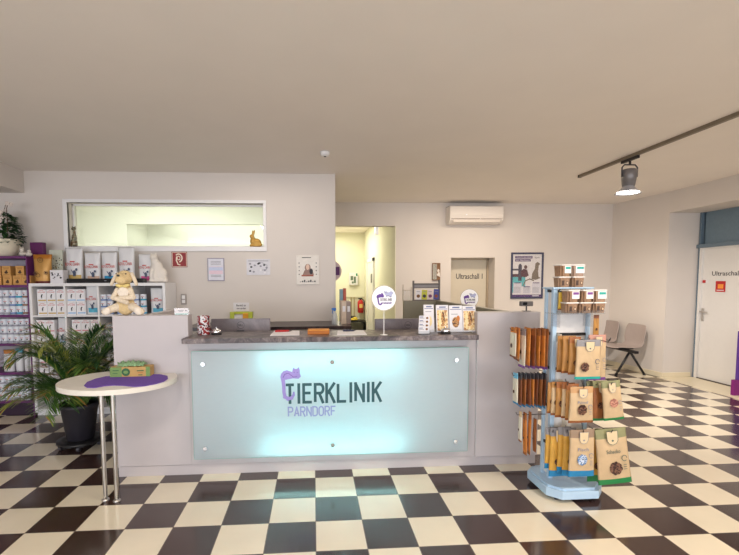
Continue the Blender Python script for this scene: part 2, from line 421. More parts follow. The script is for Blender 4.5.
def onx(x):  # drawing plane on a wall facing -X: local x runs towards -Y
    return Matrix(((0, 1, 0, x), (-1, 0, 0, 0), (0, 0, 1, 0), (0, 0, 0, 1)))
t = MB(); a0 = at(712, 275, X=6.02); 
put_text(t, 'Ultraschall', -a0.y, -a0.y+.42, a0.z-.012, a0.z+.055, -.0012, 0, onx(6.02)); t.obj('door_lettering', INK, d2)
a0 = at(720.5, 286.5, X=6.018)
s = MB(); T = onx(6.018)
s.frect(-a0.y-.075, -a0.y+.075, a0.z-.08, a0.z+.08, 0, 0, .002, T).frect(-a0.y-.04, -a0.y+.045, a0.z-.03, a0.z+.035, -.002, 1, .001, T).frect(-a0.y-.055, -a0.y+.055, a0.z-.062, a0.z-.05, -.002, 2, .001, T)
s.obj('warning_sticker', [RED, mat('orange_ink', (238, 150, 60), .5), PAPER], d2)
a0 = at(705.8, 281.5, X=6.018); s = MB()
s.frect(-a0.y-.055, -a0.y, a0.z-.022, a0.z+.022, 0, 0, .002, T).frect(-a0.y, -a0.y+.05, a0.z-.022, a0.z+.022, 0, 1, .002, T)
s.obj('occupied_slider', [RED, PAPER], d2)
a0 = at(703, 315, X=6.02); h = MB()
h.box(6.008, 6.02, a0.y-.02, a0.y+.02, .9, 1.1, 0, .004).cyl((6.02, a0.y, 1.05), (5.965, a0.y, 1.05), .009).cyl((5.965, a0.y+.004, 1.05), (5.965, a0.y-.12, 1.045), .009).cyl((6.0, a0.y, .94), (6.012, a0.y, .94), .012)
h.obj('door_handle', STEEL, d2)
# corridor side door
cd = MB(); cd.box(CXR-.03, CXR, 9.9, 10.9, 0, 2.02); c3 = struct(cd.obj('door_3', DOORP))
MB().box(CXR-.05, CXR, 9.8, 9.9, 0, 2.1).box(CXR-.05, CXR, 10.9, 11.0, 0, 2.1).box(CXR-.05, CXR, 9.8, 11.0, 2.02, 2.1).obj('door_frame', WHITE, c3)
MB().box(CXR-.05, CXR-.03, 9.95, 10.15, 1.5, 1.72).obj('door_plate', BLACK, c3)

# ------------------------------------------------------------------ reception desk
MARB = marble('dark_marble', (52, 42, 44), (92, 80, 80), (150, 136, 132), 8, .36)
desk = thing('reception_desk', 'long light grey reception desk with dark marble counter and glowing frosted glass front', 'reception desk', (.1, 3.5, 0))
D = Matrix.Translation((-.1, -3.5, 0))
DF = 3.33
LX0, LX1, RX0, RX1, WT = -1.56, -.985, 1.33, 1.86, 1.288
mb = MB(); CVX0, CVX1, CVZ0, CVZ1 = -.91, 1.205, .178, 1.0   # lit box behind the glass
mb.box(LX1, CVX0, DF, DF+.03, .084, 1.08, T=D).box(CVX1, RX0, DF, DF+.03, .084, 1.08, T=D).box(CVX0, CVX1, DF, DF+.03, .084, CVZ0, T=D).box(CVX0, CVX1, DF, DF+.03, CVZ1, 1.08, T=D)
mb.box(LX1, RX0, DF+.11, DF+.14, 0, 1.08, T=D); mb.box(LX1, RX0, DF+.03, DF+.11, 0, CVZ0-.01, T=D).box(LX1, CVX0-.01, DF+.03, DF+.11, CVZ0, 1.08, T=D).box(CVX1+.01, RX0, DF+.03, DF+.11, CVZ0, 1.08, T=D).box(CVX0, CVX1, DF+.03, DF+.11, CVZ1+.01, 1.08, T=D); mb.obj('front_panel', DESK, desk)
mb = MB(); mb.box(CVX0, CVX1, DF+.105, DF+.109, CVZ0, CVZ1, T=D).box(CVX0, CVX1, DF+.031, DF+.109, CVZ0-.008, CVZ0, T=D).box(CVX0, CVX1, DF+.031, DF+.109, CVZ1, CVZ1+.008, T=D); mb.obj('light_box_lining', WHITE, desk)
mb = MB(); mb.box(LX0, LX1, DF, DF+.12, .084, WT, 0, .003, T=D).box(-1.36, -1.30, DF+.12, 4.28, 0, WT, 0, .003, T=D).box(LX0+.01, LX1, DF+.03, DF+.12, 0, .084, T=D)
mb.obj('wing_wall', DESK, desk)
mb = MB(); mb.box(RX0, RX1, DF-.02, DF+.10, .084, WT, 0, .003, T=D).box(RX0, RX1-.01, DF+.01, DF+.1, 0, .084, T=D)
mb.obj('wing_wall', DESK, desk)
mb = MB(); mb.box(1.60, 1.66, DF+.1, 5.36, 0, WT, 0, .003, T=D).box(1.17, 1.66, 5.36, 5.42, 0, WT, 0, .003, T=D)
mb.obj('inner_wall', mat('olive_grey_laminate', (132, 127, 110), .45, var=.02), desk)
mb = MB(); mb.box(LX0, RX1, DF-.004+.012, DF+.03, 0, .08, T=D); mb.obj('plinth', DESK, desk)
mb = MB(); mb.box(-1.0, 1.30, 3.2, 3.62, 1.08, 1.12, 0, .004, T=D); mb.obj('counter_top', MARB, desk)
mb = MB(); mb.box(-1.29, 1.59, 3.45, 4.15, .72, .75, T=D); mb.obj('desk_top', WHITE, desk)
GX0, GX1, GZ0, GZ1, GY = -.94, 1.235, .165, 1.012, 3.245
mb = MB(); mb.box(GX0, GX1, GY, GY+.008, GZ0, GZ1, T=D); g = mb.obj('glass_panel', frosted(), desk)
mb = MB()
for e in ((GX0-.003, GX0, GZ0, GZ1), (GX1, GX1+.003, GZ0, GZ1), (GX0, GX1, GZ0-.003, GZ0), (GX0, GX1, GZ1, GZ1+.003)): mb.box(e[0], e[1], GY, GY+.008, e[2], e[3], T=D)
mb.obj('glass_edge', mat('green_glass_edge', (120, 178, 168), .2), g)
for x in (-.854, .141, 1.134):
    for z in (.25, .915):
        mb = MB(); mb.cyl((x, DF+.105, z), (x, GY-.008, z), .009, T=D).cyl((x, GY-.001, z), (x, GY-.016, z), .019, .016, 20, T=D); mb.obj('standoff', CHROME, desk)
TUBE = mat('led_tube', (182, 244, 240), .4, emit=25, var=0)
for z in (.984, .194):
    mb = MB(); mb.cyl((-.42, 3.385, z), (.72, 3.385, z), .011, T=D); mb.obj('light_tube', TUBE, desk)
    for x in (-.44, .72): mb = MB(); mb.box(x, x+.02, 3.365, 3.43, z-.016, z+.016, 0, 0, D); mb.obj('light_holder', WHITE, desk)
# lettering: stroke letters in a condensed face
def letter(ch):
    """strokes in a 0..1 box (x to .6 wide)"""
    def arc(cx, cz, rx, rz, a0, a1, n=8): return [(cx+rx*math.cos(math.radians(a0+(a1-a0)*i/n)), cz+rz*math.sin(math.radians(a0+(a1-a0)*i/n))) for i in range(n+1)]
    W = 1
    return {
     'T': [[(0, 1), (1, 1)], [(.5, 1), (.5, 0)]], 'I': [[(.5, 0), (.5, 1)]],
     'E': [[(1, 1), (0, 1), (0, 0), (1, 0)], [(0, .52), (.85, .52)]],
     'R': [[(0, 0), (0, 1), (.6, 1)]+arc(.6, .75, .4, .25, 90, -90)[1:]+[(0, .5)], [(.5, .5), (1, 0)]],
     'K': [[(0, 0), (0, 1)], [(1, 1), (.05, .45)], [(.3, .6), (1, 0)]],
     'L': [[(0, 1), (0, 0), (1, 0)]], 'N': [[(0, 0), (0, 1), (1, 0), (1, 1)]],
     'P': [[(0, 0), (0, 1), (.6, 1)]+arc(.6, .74, .4, .26, 90, -90)[1:]+[(0, .48)]],
     'A': [[(0, 0), (.5, 1), (1, 0)], [(.2, .3), (.8, .3)]],
     'D': [[(0, 0), (0, 1), (.5, 1)]+arc(.5, .75, .5, .25, 90, 0)[1:]+arc(.5, .25, .5, .25, 0, -90)+[(0, 0)]],
     'O': [arc(.5, .72, .5, .28, 180, 0)+arc(.5, .28, .5, .28, 0, -180)+[(0, .72)]],
     'F': [[(1, 1), (0, 1), (0, 0)], [(0, .5), (.8, .5)]]}[ch]
def word(mb, s_, x0, x1, z0, z1, y, st, mi, narrow_i=True):
    ws = [.35 if c == 'I' else (1.0) for c in s_]; gap = .42
    tot = sum(ws)+gap*(len(s_)-1); u = (x1-x0)/tot; x = x0
    for c, w_ in zip(s_, ws):
        for k, pl in enumerate(letter(c)): mb.fstroke([((x+(p[0] if c != 'I' else .5)*w_*u), z0+(st/2 if len(pl) > 2 or pl[0][1] == pl[-1][1] else 0)+p[1]*(z1-z0-(st if len(pl) > 2 or pl[0][1] == pl[-1][1] else 0))) for p in pl], st, y-.0004*k, mi, .002)
        x += (w_+gap)*u
def gp(px, py): p = at(px, py, Y=GY); return (p.x-.1, p.z)
a, c = gp(286, 404), gp(381, 381)
mb = MB(); word(mb, 'TIERKLINIK', a[0], c[0], a[1], c[1]-.005, GY-3.5, .022, 0); mb.obj('lettering', TEALINK, desk)
a, c = gp(288.5, 417), gp(335.5, 405.5)
mb = MB(); word(mb, 'PARNDORF', a[0], c[0], a[1], c[1], GY-3.5, .0115, 0); mb.obj('lettering', mat('greyed_lilac_ink', (150, 156, 202), .5), desk)
def cat_logo(mb, P, y, mi0, mi1, k, th=.002):
    """small cat lying on the T, tail hanging down; P maps picture-like units to the plane"""
    body = [(280.5, 377), (281, 374), (283.5, 371), (287, 370), (290.3, 371.3), (292.3, 372), (292.6, 369.5), (293.2, 367.2), (295, 369), (297, 368.8), (298.8, 366.8), (299.8, 370), (299.9, 373.5), (301, 376.3), (298.4, 378.6), (293, 378.2), (288, 379.2), (283, 380), (281, 379)]
    mb.flat([P(*q) for q in body], y, mi0, th)
    tail = [(282.3, 376), (283.3, 381), (283.8, 386), (284, 392), (285, 396.6), (288, 398.6), (291.6, 397.8), (293.8, 394.6), (293.8, 391.6)]
    mb.fstroke([P(*q) for q in tail], [k*4, k*3.7, k*3.4, k*3.3, k*3.4, k*3.5, k*3.2, k*2.6, k*1.6], y-.0004, mi0, th)
    for ex in (294.2, 297.4): mb.fdisc(*P(ex, 372.2), k*.45, k*.3, y-th, mi1, 8)
    mb.fstroke([P(*q) for q in ((283, 377.5), (285, 374), (288.5, 373), (291, 375), (293.5, 377), (297, 376.3))], k*.45, y-th-.0002, mi1)
mb = MB(); kk = 1/FOC*3.3
cat_logo(mb, gp, GY-3.5-.0034, 0, 1, kk); mb.obj('cat_emblem', [LILAC, LILACD], desk)

# ------------------------------------------------------------------ standing table by the desk
TZ = .832
tb = thing('side_table', 'half oval pale table with two thin steel legs at the left end of the desk', 'table', (-1.49, 3.1, 0))
ec, ea, eb = (-1.445, 3.15), .408, .33
pts = []
for i in range(49):
    t = PI/2+PI*.0+2*PI*i/48
    x, y = ec[0]+ea*math.cos(t), ec[1]+eb*math.sin(t)
    if x > LX0-.004 and y > DF-.004: continue
    pts.append((x, y))
pts = [(x+1.49, y-3.1) for x, y in pts]
# close the notch at the corner of the desk
k = max(range(len(pts)), key=lambda i: pts[i][0] if pts[i][1] > .15 else -9)
order = pts
top = [(LX0-.004+1.49, ec[1]+eb*math.sqrt(max(0, 1-((LX0-ec[0])/ea)**2))-3.1)]+order+[(order[-1][0], DF-.004-3.1), (LX0-.004+1.49, DF-.004-3.1)]
mb = MB(); bmh = bmesh.new(); vv = [bmh.verts.new((x, y, TZ-.036)) for x, y in top]; fc = bmh.faces.new(vv); bmh.normal_update()
r = bmesh.ops.extrude_face_region(bmh, geom=[fc]); bmesh.ops.translate(bmh, vec=(0, 0, .036), verts=[e for e in r['geom'] if isinstance(e, bmesh.types.BMVert)])
bmesh.ops.recalc_face_normals(bmh, faces=bmh.faces); mb.bm(bmh, 0)
mb.obj('table_top', mat('pale_stone', (226, 220, 208), .3, var=.04, scale=14), tb)
for x, y in ((-1.493, 2.981), (-1.405, 2.961)):
    mb = MB(); mb.cyl((x+1.49, y-3.1, .01), (x+1.49, y-3.1, TZ-.036), .0145, n=20).lathe([(.026, 0), (.026, .006), (.016, .016)], 20, (x+1.49, y-3.1, 0)).lathe([(.018, -.012), (.03, 0)], 20, (x+1.49, y-3.1, TZ-.036)); mb.obj('leg', STEEL, tb)
# purple felt mat with wavy outline
mp = [at(x, y, Z=TZ) for x, y in ((84, 386), (87, 382.5), (96, 379), (106, 376.8), (118, 376.3), (127, 377.3), (136, 375.6), (148, 374.7), (160, 374.7), (167.5, 376.3), (168, 379), (164, 381.8), (156, 384.2), (145, 386.4), (134, 387), (124, 386), (114, 385.6), (104, 386.4), (95, 388.2), (87, 388))]
mc = sum(mp, Vector())/len(mp)
mb = MB(); mb.prism([(p.x-mc.x, p.y-mc.y) for p in mp][::-1], 0, .004)
mo = mb.obj('table_mat', PURPLEF, None, (mc.x, mc.y, TZ+.0005)); tag(mo, 'purple felt mat with a wavy edge lying on the oval table', 'mat')
# tissue / bag dispenser box
p = at(131.5, 376.5, Z=TZ)
KRAFT = mat('kraft_yellow', (190, 152, 92), .7, var=.05); KRAFTB = mat('kraft_brown', (186, 120, 60), .7, var=.06)
LGREEN = mat('leaf_green', (116, 146, 84), .7); DGREEN = mat('dark_green_print', (40, 92, 56), .6)
bx = thing('dispenser_box', 'small kraft and green cardboard box with green bags sticking out, on the oval table', 'box', (p.x, p.y+.02, TZ), .03)
mb = MB(); mb.box(-.145, .145, -.045, .045, 0, .078, 0, .003).frect(-.145, -.06, .0, .078, -.0455, 1).frect(.115, .145, 0, .078, -.0455, 1); mb.obj('carton', [KRAFT, LGREEN], bx)
mb = MB(); mb.fdisc(-.03, .04, .03, .03, -.0462, 0, 24).fdisc(-.03, .04, .018, .012, -.047, 1, 16).frect(.05, .1, .045, .052, -.0462, 0).frect(.055, .095, .03, .037, -.0462, 2).frect(.06, .09, .014, .02, -.0462, 0).frect(-.125, -.08, .05, .056, -.0465, 0).frect(-.125, -.09, .03, .034, -.0465, 0)
mb.obj('print', [DGREEN, LGREEN, KRAFTB], bx)
mb = MB(); random.seed(3)
bmh = bmesh.new(); bmesh.ops.create_grid(bmh, x_segments=22, y_segments=8, size=1)
for v in bmh.verts:
    x, y = v.co.x, v.co.y
    v.co = Vector((x*.1+.008*math.sin(9*y), y*.035, .082+.03*(1-abs(y)**2)*(1-.4*abs(x)**3)+.012*math.sin(x*17+y*5)*(1-y*y)+random.uniform(-.004, .004)))
mb.bm(bmh, 0, True); mb.obj('pulled_bags', mat('mint_green_film', (126, 158, 116), .35, var=.15, scale=60), bx)

# ------------------------------------------------------------------ things on the counter
CT = 1.12
# mug
p = at(204, 334.5, Z=CT)
mg = thing('mug', 'tall white mug with dark red and black pattern at the left end of the counter', 'mug', (p.x, p.y, CT))
def splotch(name, c0, cs, scale, thr=.5, rough=.4):
    ma = bpy.data.materials.new(name); ma.use_nodes = True; nt = ma.node_tree; b = nt.nodes['Principled BSDF']; N = nt.nodes.new; L = nt.links.new
    tc = N('ShaderNodeTexCoord'); n = N('ShaderNodeTexNoise'); n.inputs['Scale'].default_value = scale; n.inputs['Detail'].default_value = 1; L(tc.outputs['Object'], n.inputs['Vector'])
    r = N('ShaderNodeValToRGB'); r.color_ramp.interpolation = 'CONSTANT'; e = r.color_ramp.elements
    e[0].position = 0; e[0].color = col(cs[0]); e[1].position = thr; e[1].color = col(c0)
    k = r.color_ramp.elements.new(thr-.06); k.color = col(cs[1]); k = r.color_ramp.elements.new(thr+.12); k.color = col(cs[0])
    L(n.outputs['Fac'], r.inputs[0]); L(r.outputs[0], b.inputs['Base Color']); b.inputs['Roughness'].default_value = rough
    return ma
mb = MB(); mb.lathe([(.046, 0), (.05, .004), (.05, .148), (.0515, .152), (.047, .152), (.046, .01), (.002, .008)], 32); mb.obj('cup', splotch('mug_print', (228, 224, 226), ((150, 40, 44), (60, 26, 34)), 30, .46), mg)
mb = MB(); mb.tube([(.048*math.cos(2.0), .048*math.sin(2.0), .125), (.075*math.cos(2.0), .075*math.sin(2.0), .12), (.085*math.cos(2.0), .085*math.sin(2.0), .08), (.075*math.cos(2.0), .075*math.sin(2.0), .045), (.048*math.cos(2.0), .048*math.sin(2.0), .035)], .006); mb.obj('handle', WHITE, mg)
# bells
def bell(px, py, label):
    p = at(px, py, Z=CT)
    t = thing('service_bell', label, 'bell', (p.x, p.y, CT), 0, None)
    MB().lathe([(.042, 0), (.042, .012), (.036, .016)], 28).obj('base', BLACK, t)
    MB().lathe([(.037, .014), (.038, .022), (.034, .036), (.022, .046), (.004, .05)], 28).obj('dome', CHROME, t)
    MB().cyl((0, 0, .048), (0, 0, .058), .003).cyl((0, 0, .056), (0, 0, .06), .007).obj('push_button', CHROME, t)
bell(216.5, 334.5, 'chrome service bell on a black base next to the patterned mug')
bell(445.5, 333.5, 'chrome service bell in front of the brochures at the right end of the counter')
# monitors standing on the desk behind the counter
MON = marble('monitor_back', (96, 88, 92), (122, 113, 116), (146, 136, 138), 1.2, .35)
def monitor(x0, x1, y, zt, label, lx, rz=0):
    t = thing('monitor', label, 'monitor', ((x0+x1)/2, y, .75), rz)
    w2 = (x1-x0)/2; h = zt-.75
    MB().box(-w2, w2, 0, .03, h-.34, h, 0, .004).obj('screen_housing', MON, t)
    MB().box(-w2+.01, w2-.01, .03, .033, h-.33, h-.01).obj('screen', mat('dark_screen', (14, 14, 18), .2), t)
    m_ = MB(); n = 28; R = .031; cz = h-.058
    m_.fstroke([(lx+R*math.cos(2*PI*i/n), cz+R*math.sin(2*PI*i/n)) for i in range(n)], .003, -.0005, 0, .001, True)
    put_text(m_, 'DELL', lx-.022, lx+.022, cz-.009, cz+.009, -.0012); m_.obj('emblem', mat('dark_emblem', (20, 18, 24), .5), t)
    MB().box(-.035, .035, -.03, .0, .02, h-.1, 0, .005).obj('stand_neck', DKGREY, t)
    MB().box(-.12, .12, -.1, .1, 0, .015, 0, .005).obj('stand_foot', DKGREY, t)
a = at(211, 319, Y=3.8); c = at(270, 319.5, Y=3.8)
monitor(a.x, c.x, 3.8, a.z+.0, 'grey monitor seen from behind near the mug', 0.0)
a = at(375, 319, Y=3.8); c = at(436, 319.5, Y=3.8)
monitor(a.x, c.x, 3.8, a.z, 'grey monitor seen from behind, partly hidden by the brochures', .022)
# dark holder left of the left monitor
a = at(205, 320, Y=3.75); c = at(211, 331, Y=3.75)
# papers, pens, box
def sheet(corners, label, name='paper_sheet'):
    ps = [at(x, y, Z=CT) for x, y in corners]; cc = sum(ps, Vector())/4
    o = MB().prism([(q.x-cc.x, q.y-cc.y) for q in ps], 0, .004).obj(name, PAPER, None, (cc.x, cc.y, CT+.0005)); return tag(o, label, 'paper')
sheet(((270, 336), (299.5, 335.5), (299.5, 331), (274.5, 331)), 'stack of white forms on the counter under a red pen')
sheet(((337, 335.5), (367, 335), (363.5, 330.7), (337.5, 331)), 'stack of white forms on the counter under a dark pen')
p0 = at(275, 331.2, Z=CT+.012); p1 = at(292, 330.6, Z=CT+.012)
def pen(p0, p1, m_, label):
    t = thing('pen', label, 'pen', p0); v = p1-p0
    MB().cyl((0, 0, 0), v*.82, .0075).obj('barrel', m_, t)
    MB().cyl(v*.82, v, .0075, .0015).obj('tip', DKGREY, t); MB().box(.005, .045, -.003, .003, .0075, .010).obj('clip', m_, t)
pen(p0, p1, RED, 'red pen lying on the left stack of forms')
p0 = at(343, 330.6, Z=CT+.012); p1 = at(355.5, 330.2, Z=CT+.012)
pen(p0, p1, mat('navy_plastic', (38, 42, 70), .3), 'dark blue pen lying on the right stack of forms')
p = at(318.5, 334.5, Z=CT)
ORB = mat('orange_brown_card', (178, 104, 34), .6, var=.08)
o = thing('card_box', 'low orange brown box in the middle of the counter', 'box', (p.x, p.y+.03, CT))
MB().box(-.088, .088, -.03, .05, 0, .036, 0, .003).obj('tray', ORB, o); MB().box(-.084, .088, -.034, .052, .030, .04, 0, .002).obj('lid', mat('orange_card', (206, 132, 44), .55), o)
# brochures
SKIN = splotch('warm_photo_print', (226, 190, 130), ((180, 130, 80), (240, 220, 180)), 26, .5, .5); BRP = splotch('photo_print', (232, 226, 220), ((120, 84, 56), (200, 170, 130)), 22, .5, .5)
BLUEINK = mat('steel_blue_ink', (90, 104, 150), .6)
BR = [(424.5, 434.5, 'white brochure with a blue head line, leftmost of the four brochures on the counter', PAPER),
      (437, 449, 'brochure with a warm yellow photo, second from the left on the counter', SKIN),
      (450, 463, 'white brochure with a brown dog picture, third from the left on the counter', PAPER),
      (463.5, 476.5, 'brochure with a golden photo, rightmost of the four brochures on the counter', SKIN)]
br_y = 3.36
for i, (x0, x1, lab, mm) in enumerate(BR):
    a = at(x0-(1 if i == 0 else 0), 304.5+i*.4, Y=br_y+.02); c = at(x1, 332, Y=br_y)
    x1_ = at(x1, 320, Y=br_y).x; x0_ = at(x0, 320, Y=br_y).x; w2 = (x1_-x0_)/2; h = a.z-CT-.006
    t = thing('brochure', lab, 'brochure', ((x0_+x1_)/2, br_y, CT+.006)); t.rotation_euler = (-.14, 0, 0)
    MB().box(-w2, w2, 0, .014, 0, h).obj('booklet', PAPER, t)
    m_ = MB(); m_.frect(-w2+.006, w2-.006, h-.035, h-.03, 0, 0).frect(-w2*.5, w2*.6, h-.022, h-.012, 0, 0)
    if i in (1, 3): m_.frect(-w2+.006, w2-.006, .01, h-.042, 0, 1).fdisc(w2*.1, h*.5, w2*.28, h*.26, -.0007, 2, 14).fdisc(-w2*.45, h*.45, w2*.2, h*.38, -.0007, 3, 12)
    elif i == 2: m_.fdisc(-w2*.05, h*.36, w2*.55, h*.2, 0, 2, 16).fdisc(w2*.35, h*.5, w2*.25, h*.12, -.0007, 4, 12).frect(w2*.2, w2*.6, h-.02, h-.012, 0, 0).frect(-w2*.7, w2*.3, h-.075, h-.07, 0, 5)
    else: m_.fdisc(0, h*.4, w2*.6, h*.2, 0, 3, 16).frect(-w2*.7, w2*.5, h-.06, h-.055, 0, 5)
    m_.obj('cover_print', [BLUEINK, SKIN, splotch('brown_print', (190, 140, 84), ((84, 56, 36), (140, 90, 50)), 40, .5, .6), mat('cream_print', (236, 214, 160), .6), mat('orange_print', (196, 116, 50), .6), GREYINK], t)
# acrylic stand behind them
a = at(424, 305, Y=br_y+.07); c = at(477, 305, Y=br_y+.07)
t = thing('brochure_stand', 'clear acrylic stand holding the four brochures on the counter', 'stand', ((a.x+c.x)/2, br_y+.05, CT))
ACR = clear_glass('acrylic', (.96, .97, .98), .06); w2 = (c.x-a.x)/2+.02
MB().box(-w2, w2, .02, .024, 0, .13).obj('back_plate', ACR, t); MB().box(-w2, w2, -.062, .02, .001, .005).obj('foot', ACR, t); MB().box(-w2, w2, -.066, -.062, .001, .03).obj('front_lip', ACR, t)
# stepped card holder with small cards
p = at(424, 334.5, Z=CT)
t = thing('card_holder', 'stepped clear holder with four rows of small cards left of the brochures', 'card holder', (p.x, p.y+.01, CT))
MB().box(-.048, .048, -.015, .075, 0, .006, 0, .001).box(-.048, .048, -.017, -.014, 0, .03).box(-.048, -.045, -.015, .075, 0, .05).box(.045, .048, -.015, .075, 0, .05).obj('tray', ACR, t)
for k in range(4):
    o = MB().box(-.043, .043, 0, .006, 0, .055+.028*k).frect(-.038, -.0, .033+.028*k, .037+.028*k, 0, 1).fdisc(.022, .036+.028*k, .010, .009, 0, 2, 12).frect(-.038, -.01, .042+.028*k, .048+.028*k, 0, 3).obj('business_card_stack', [PAPER, GREYINK, mat('umber_print', (120, 78, 40), .6), BLUEINK], None, (p.x+.006*k, p.y+.002+.018*k, CT+.0065))
    tag(o, ['front row of small white cards in the stepped holder', 'second row from the front of small white cards in the stepped holder', 'third row from the front of small white cards in the stepped holder', 'rear and tallest row of small white cards in the stepped holder'][k], 'cards')
# overlay tag markers with the clinic logo, built as round signs on stems
def tag_marker(c, r, zb, label, name='tag_marker'):
    t = thing(name, label, 'sign', (c.x, c.y, zb)); h = c.z-zb
    m_ = MB(); m_.cyl((0, 0, h), (0, .006, h), r, n=48); m_.obj('disc', mat('sign_white', (252, 252, 254), .5, var=0), t)
    m_ = MB(); n = 48; m_.fstroke([(r*math.cos(2*PI*i/n), h+r*math.sin(2*PI*i/n)) for i in range(n)], .004, -.0005, 0, .002, True); m_.obj('rim', mat('sign_rim', (170, 158, 140), .5), t)
    MB().cyl((0, .003, .004), (0, .003, h-r), .003, n=10).obj('stem', WHITE, t)
    MB().lathe([(.03, 0), (.03, .003), (.008, .006)], 24, (0, .003, 0)).obj('base', WHITE, t)
    def Q(u, v): return ((u-50)/50*r, h-(v-50)/50*r)   # 0..100 box
    m_ = MB()
    head = [(19, 46), (22, 38), (28, 36), (32, 33), (36, 35), (40, 30), (44, 31), (48, 37), (50, 44), (47, 48), (40, 47), (33, 48), (27, 50), (22, 50)]
    m_.flat([Q(*q) for q in head], -.0012, 0, .001)
    m_.fstroke([Q(*q) for q in ((24, 46), (26, 54), (27, 64), (29, 73), (34, 77), (39, 74), (41, 69))], r*.11, -.0012, 0, .001)
    m_.flat([Q(*q) for q in ((48, 22), (54, 24), (60, 22), (64, 28), (70, 27), (78, 22), (86, 26), (86, 33), (82, 38), (81, 46), (76, 48), (68, 43), (60, 45), (56, 38), (52, 32))], -.0012, 1, .001)
    m_.fstroke([Q(*q) for q in ((49, 24), (55, 27), (60, 30), (66, 28))], r*.035, -.0022, 2, .001)
    m_.fstroke([Q(*q) for q in ((58, 44), (66, 40), (74, 44), (80, 47))], r*.035, -.0022, 2, .001)
    m_.obj('cat_emblem', [LILACD, LILACP, GREYINK], t)
    m_ = MB(); x0, z0 = Q(33, 62); x1, z1 = Q(82, 51); word(m_, 'TIERKLINIK', x0, x1, z0, z1, -.0014, r*.028, 0)
    x0, z0 = Q(44, 74); x1, z1 = Q(82, 67); word(m_, 'PARNDORF', x0, x1, z0, z1, -.0014, r*.02, 1); m_.obj('lettering', [GREYINK, LILACD], t)
c = at(384, 298, Y=3.27); tag_marker(c, 12.6/FOC*3.27, CT, 'round white clinic tag marker on a thin stem standing on the counter')
c = at(469.3, 298.5, Y=4.62); tag_marker(c, 9.6/FOC*4.62, 0.0, 'smaller looking round white clinic tag marker half hidden behind the right desk wall')
# rack of leaflets on the wall behind the right wing
p = at(405, 301, Y=5.39)
# small card holder at the left wing
a = at(174.5, 315, Z=WT); c = at(189, 308, Y=a.y)
t = thing('notice_stand', 'small clear stand with a white card on the left desk wing', 'sign', ((a.x+at(189, 315, Y=a.y).x)/2, a.y, WT)); w2 = (at(189, 315, Y=a.y).x-a.x)/2
MB().box(-w2, w2, 0, .004, .002, c.z-WT).box(-w2, w2, -.02, .03, 0, .003).obj('holder', ACR, t)
MB().box(-w2+.004, w2-.004, -.002, -.0005, .004, c.z-WT-.002).frect(-w2*.5, w2*.3, .035, .039, -.0021, 1).frect(-w2*.4, w2*.2, .025, .028, -.0021, 1).frect(w2*.5, w2*.7, .03, .04, -.0021, 1).frect(-w2+.006, w2-.006, .004, .012, -.0021, 2).obj('card', [PAPER, GREYINK, mat('mint_print', (170, 206, 200), .6)], t)

# ------------------------------------------------------------------ shelves at the left
SY = 4.98
XS = [at(x, 299, Y=SY).x for x in (30.5, 64.6, 98, 131.3, 164)]
ZS = [1.54, 1.172, .818, .452, .08]
sh = thing('cube_shelf', 'white open cube shelf full of pet food cartons behind the palm', 'shelf', ((XS[0]+XS[4])/2, 5.18, 0))
T = Matrix.Translation((-(XS[0]+XS[4])/2, -5.18, 0)); th = .02
mb = MB(); mb.box(XS[0]-.015, XS[4]+.015, SY, 5.37, ZS[0]-.035, ZS[0], 0, .002, T); mb.obj('top_board', WHITE, sh)
for i, x in enumerate(XS):
    MB().box(x-(.015 if i in (0, 4) else .01), x+(.015 if i in (0, 4) else .01), SY+.001, 5.37, .04, ZS[0]-.035, 0, 0, T).obj('upright', WHITE, sh)
for z in ZS[1:]:
    for i in range(4): MB().box(XS[i]+.012, XS[i+1]-.012, SY+.003, 5.37, z-.02, z, 0, 0, T).obj('shelf_board', WHITE, sh)
MB().box(XS[0], XS[4], 5.365, 5.372, .04, ZS[0]-.03, 0, 0, T).obj('back_panel', mat('grey_back_panel', (150, 142, 140), .6), sh)
MB().box(XS[0], XS[4], SY+.02, 5.36, 0, .06, 0, 0, T).obj('plinth', WHITE, sh)
# purple shelf
PX0, PX1 = -4.75, XS[0]-.024
PZ = [1.85, 1.522, 1.182, .852, .515, .183]
ps = thing('purple_shelf', 'purple shelf with tins and kraft boxes at the left edge of the photo', 'shelf', ((PX0+PX1)/2, 5.18, 0))
T = Matrix.Translation((-(PX0+PX1)/2, -5.18, 0))
for z in PZ: MB().box(PX0, PX1-.002, SY, 5.35, z-.028, z, 0, .002, T).obj('shelf_board', PURPLE, ps)
for x in (PX0, PX1): MB().box(x-.008, x+.007, SY-.002, 5.35, 0, PZ[0]-.028 if x == PX1 else PZ[0], 0, .001, T).obj('upright', PURPLE, ps)
xm = at(2, 330, Y=SY).x-.05
MB().box(PX0, PX1, 5.35, 5.36, .05, PZ[0], 0, 0, T).obj('back_panel', mat('grey_lilac_panel', (176, 168, 178), .6), ps)
MB().box(PX0+.02, PX1-.02, SY+.06, 5.3, 0, .155, 0, 0, T).obj('plinth', mat('dark_violet_plinth', (44, 22, 46), .6), ps)

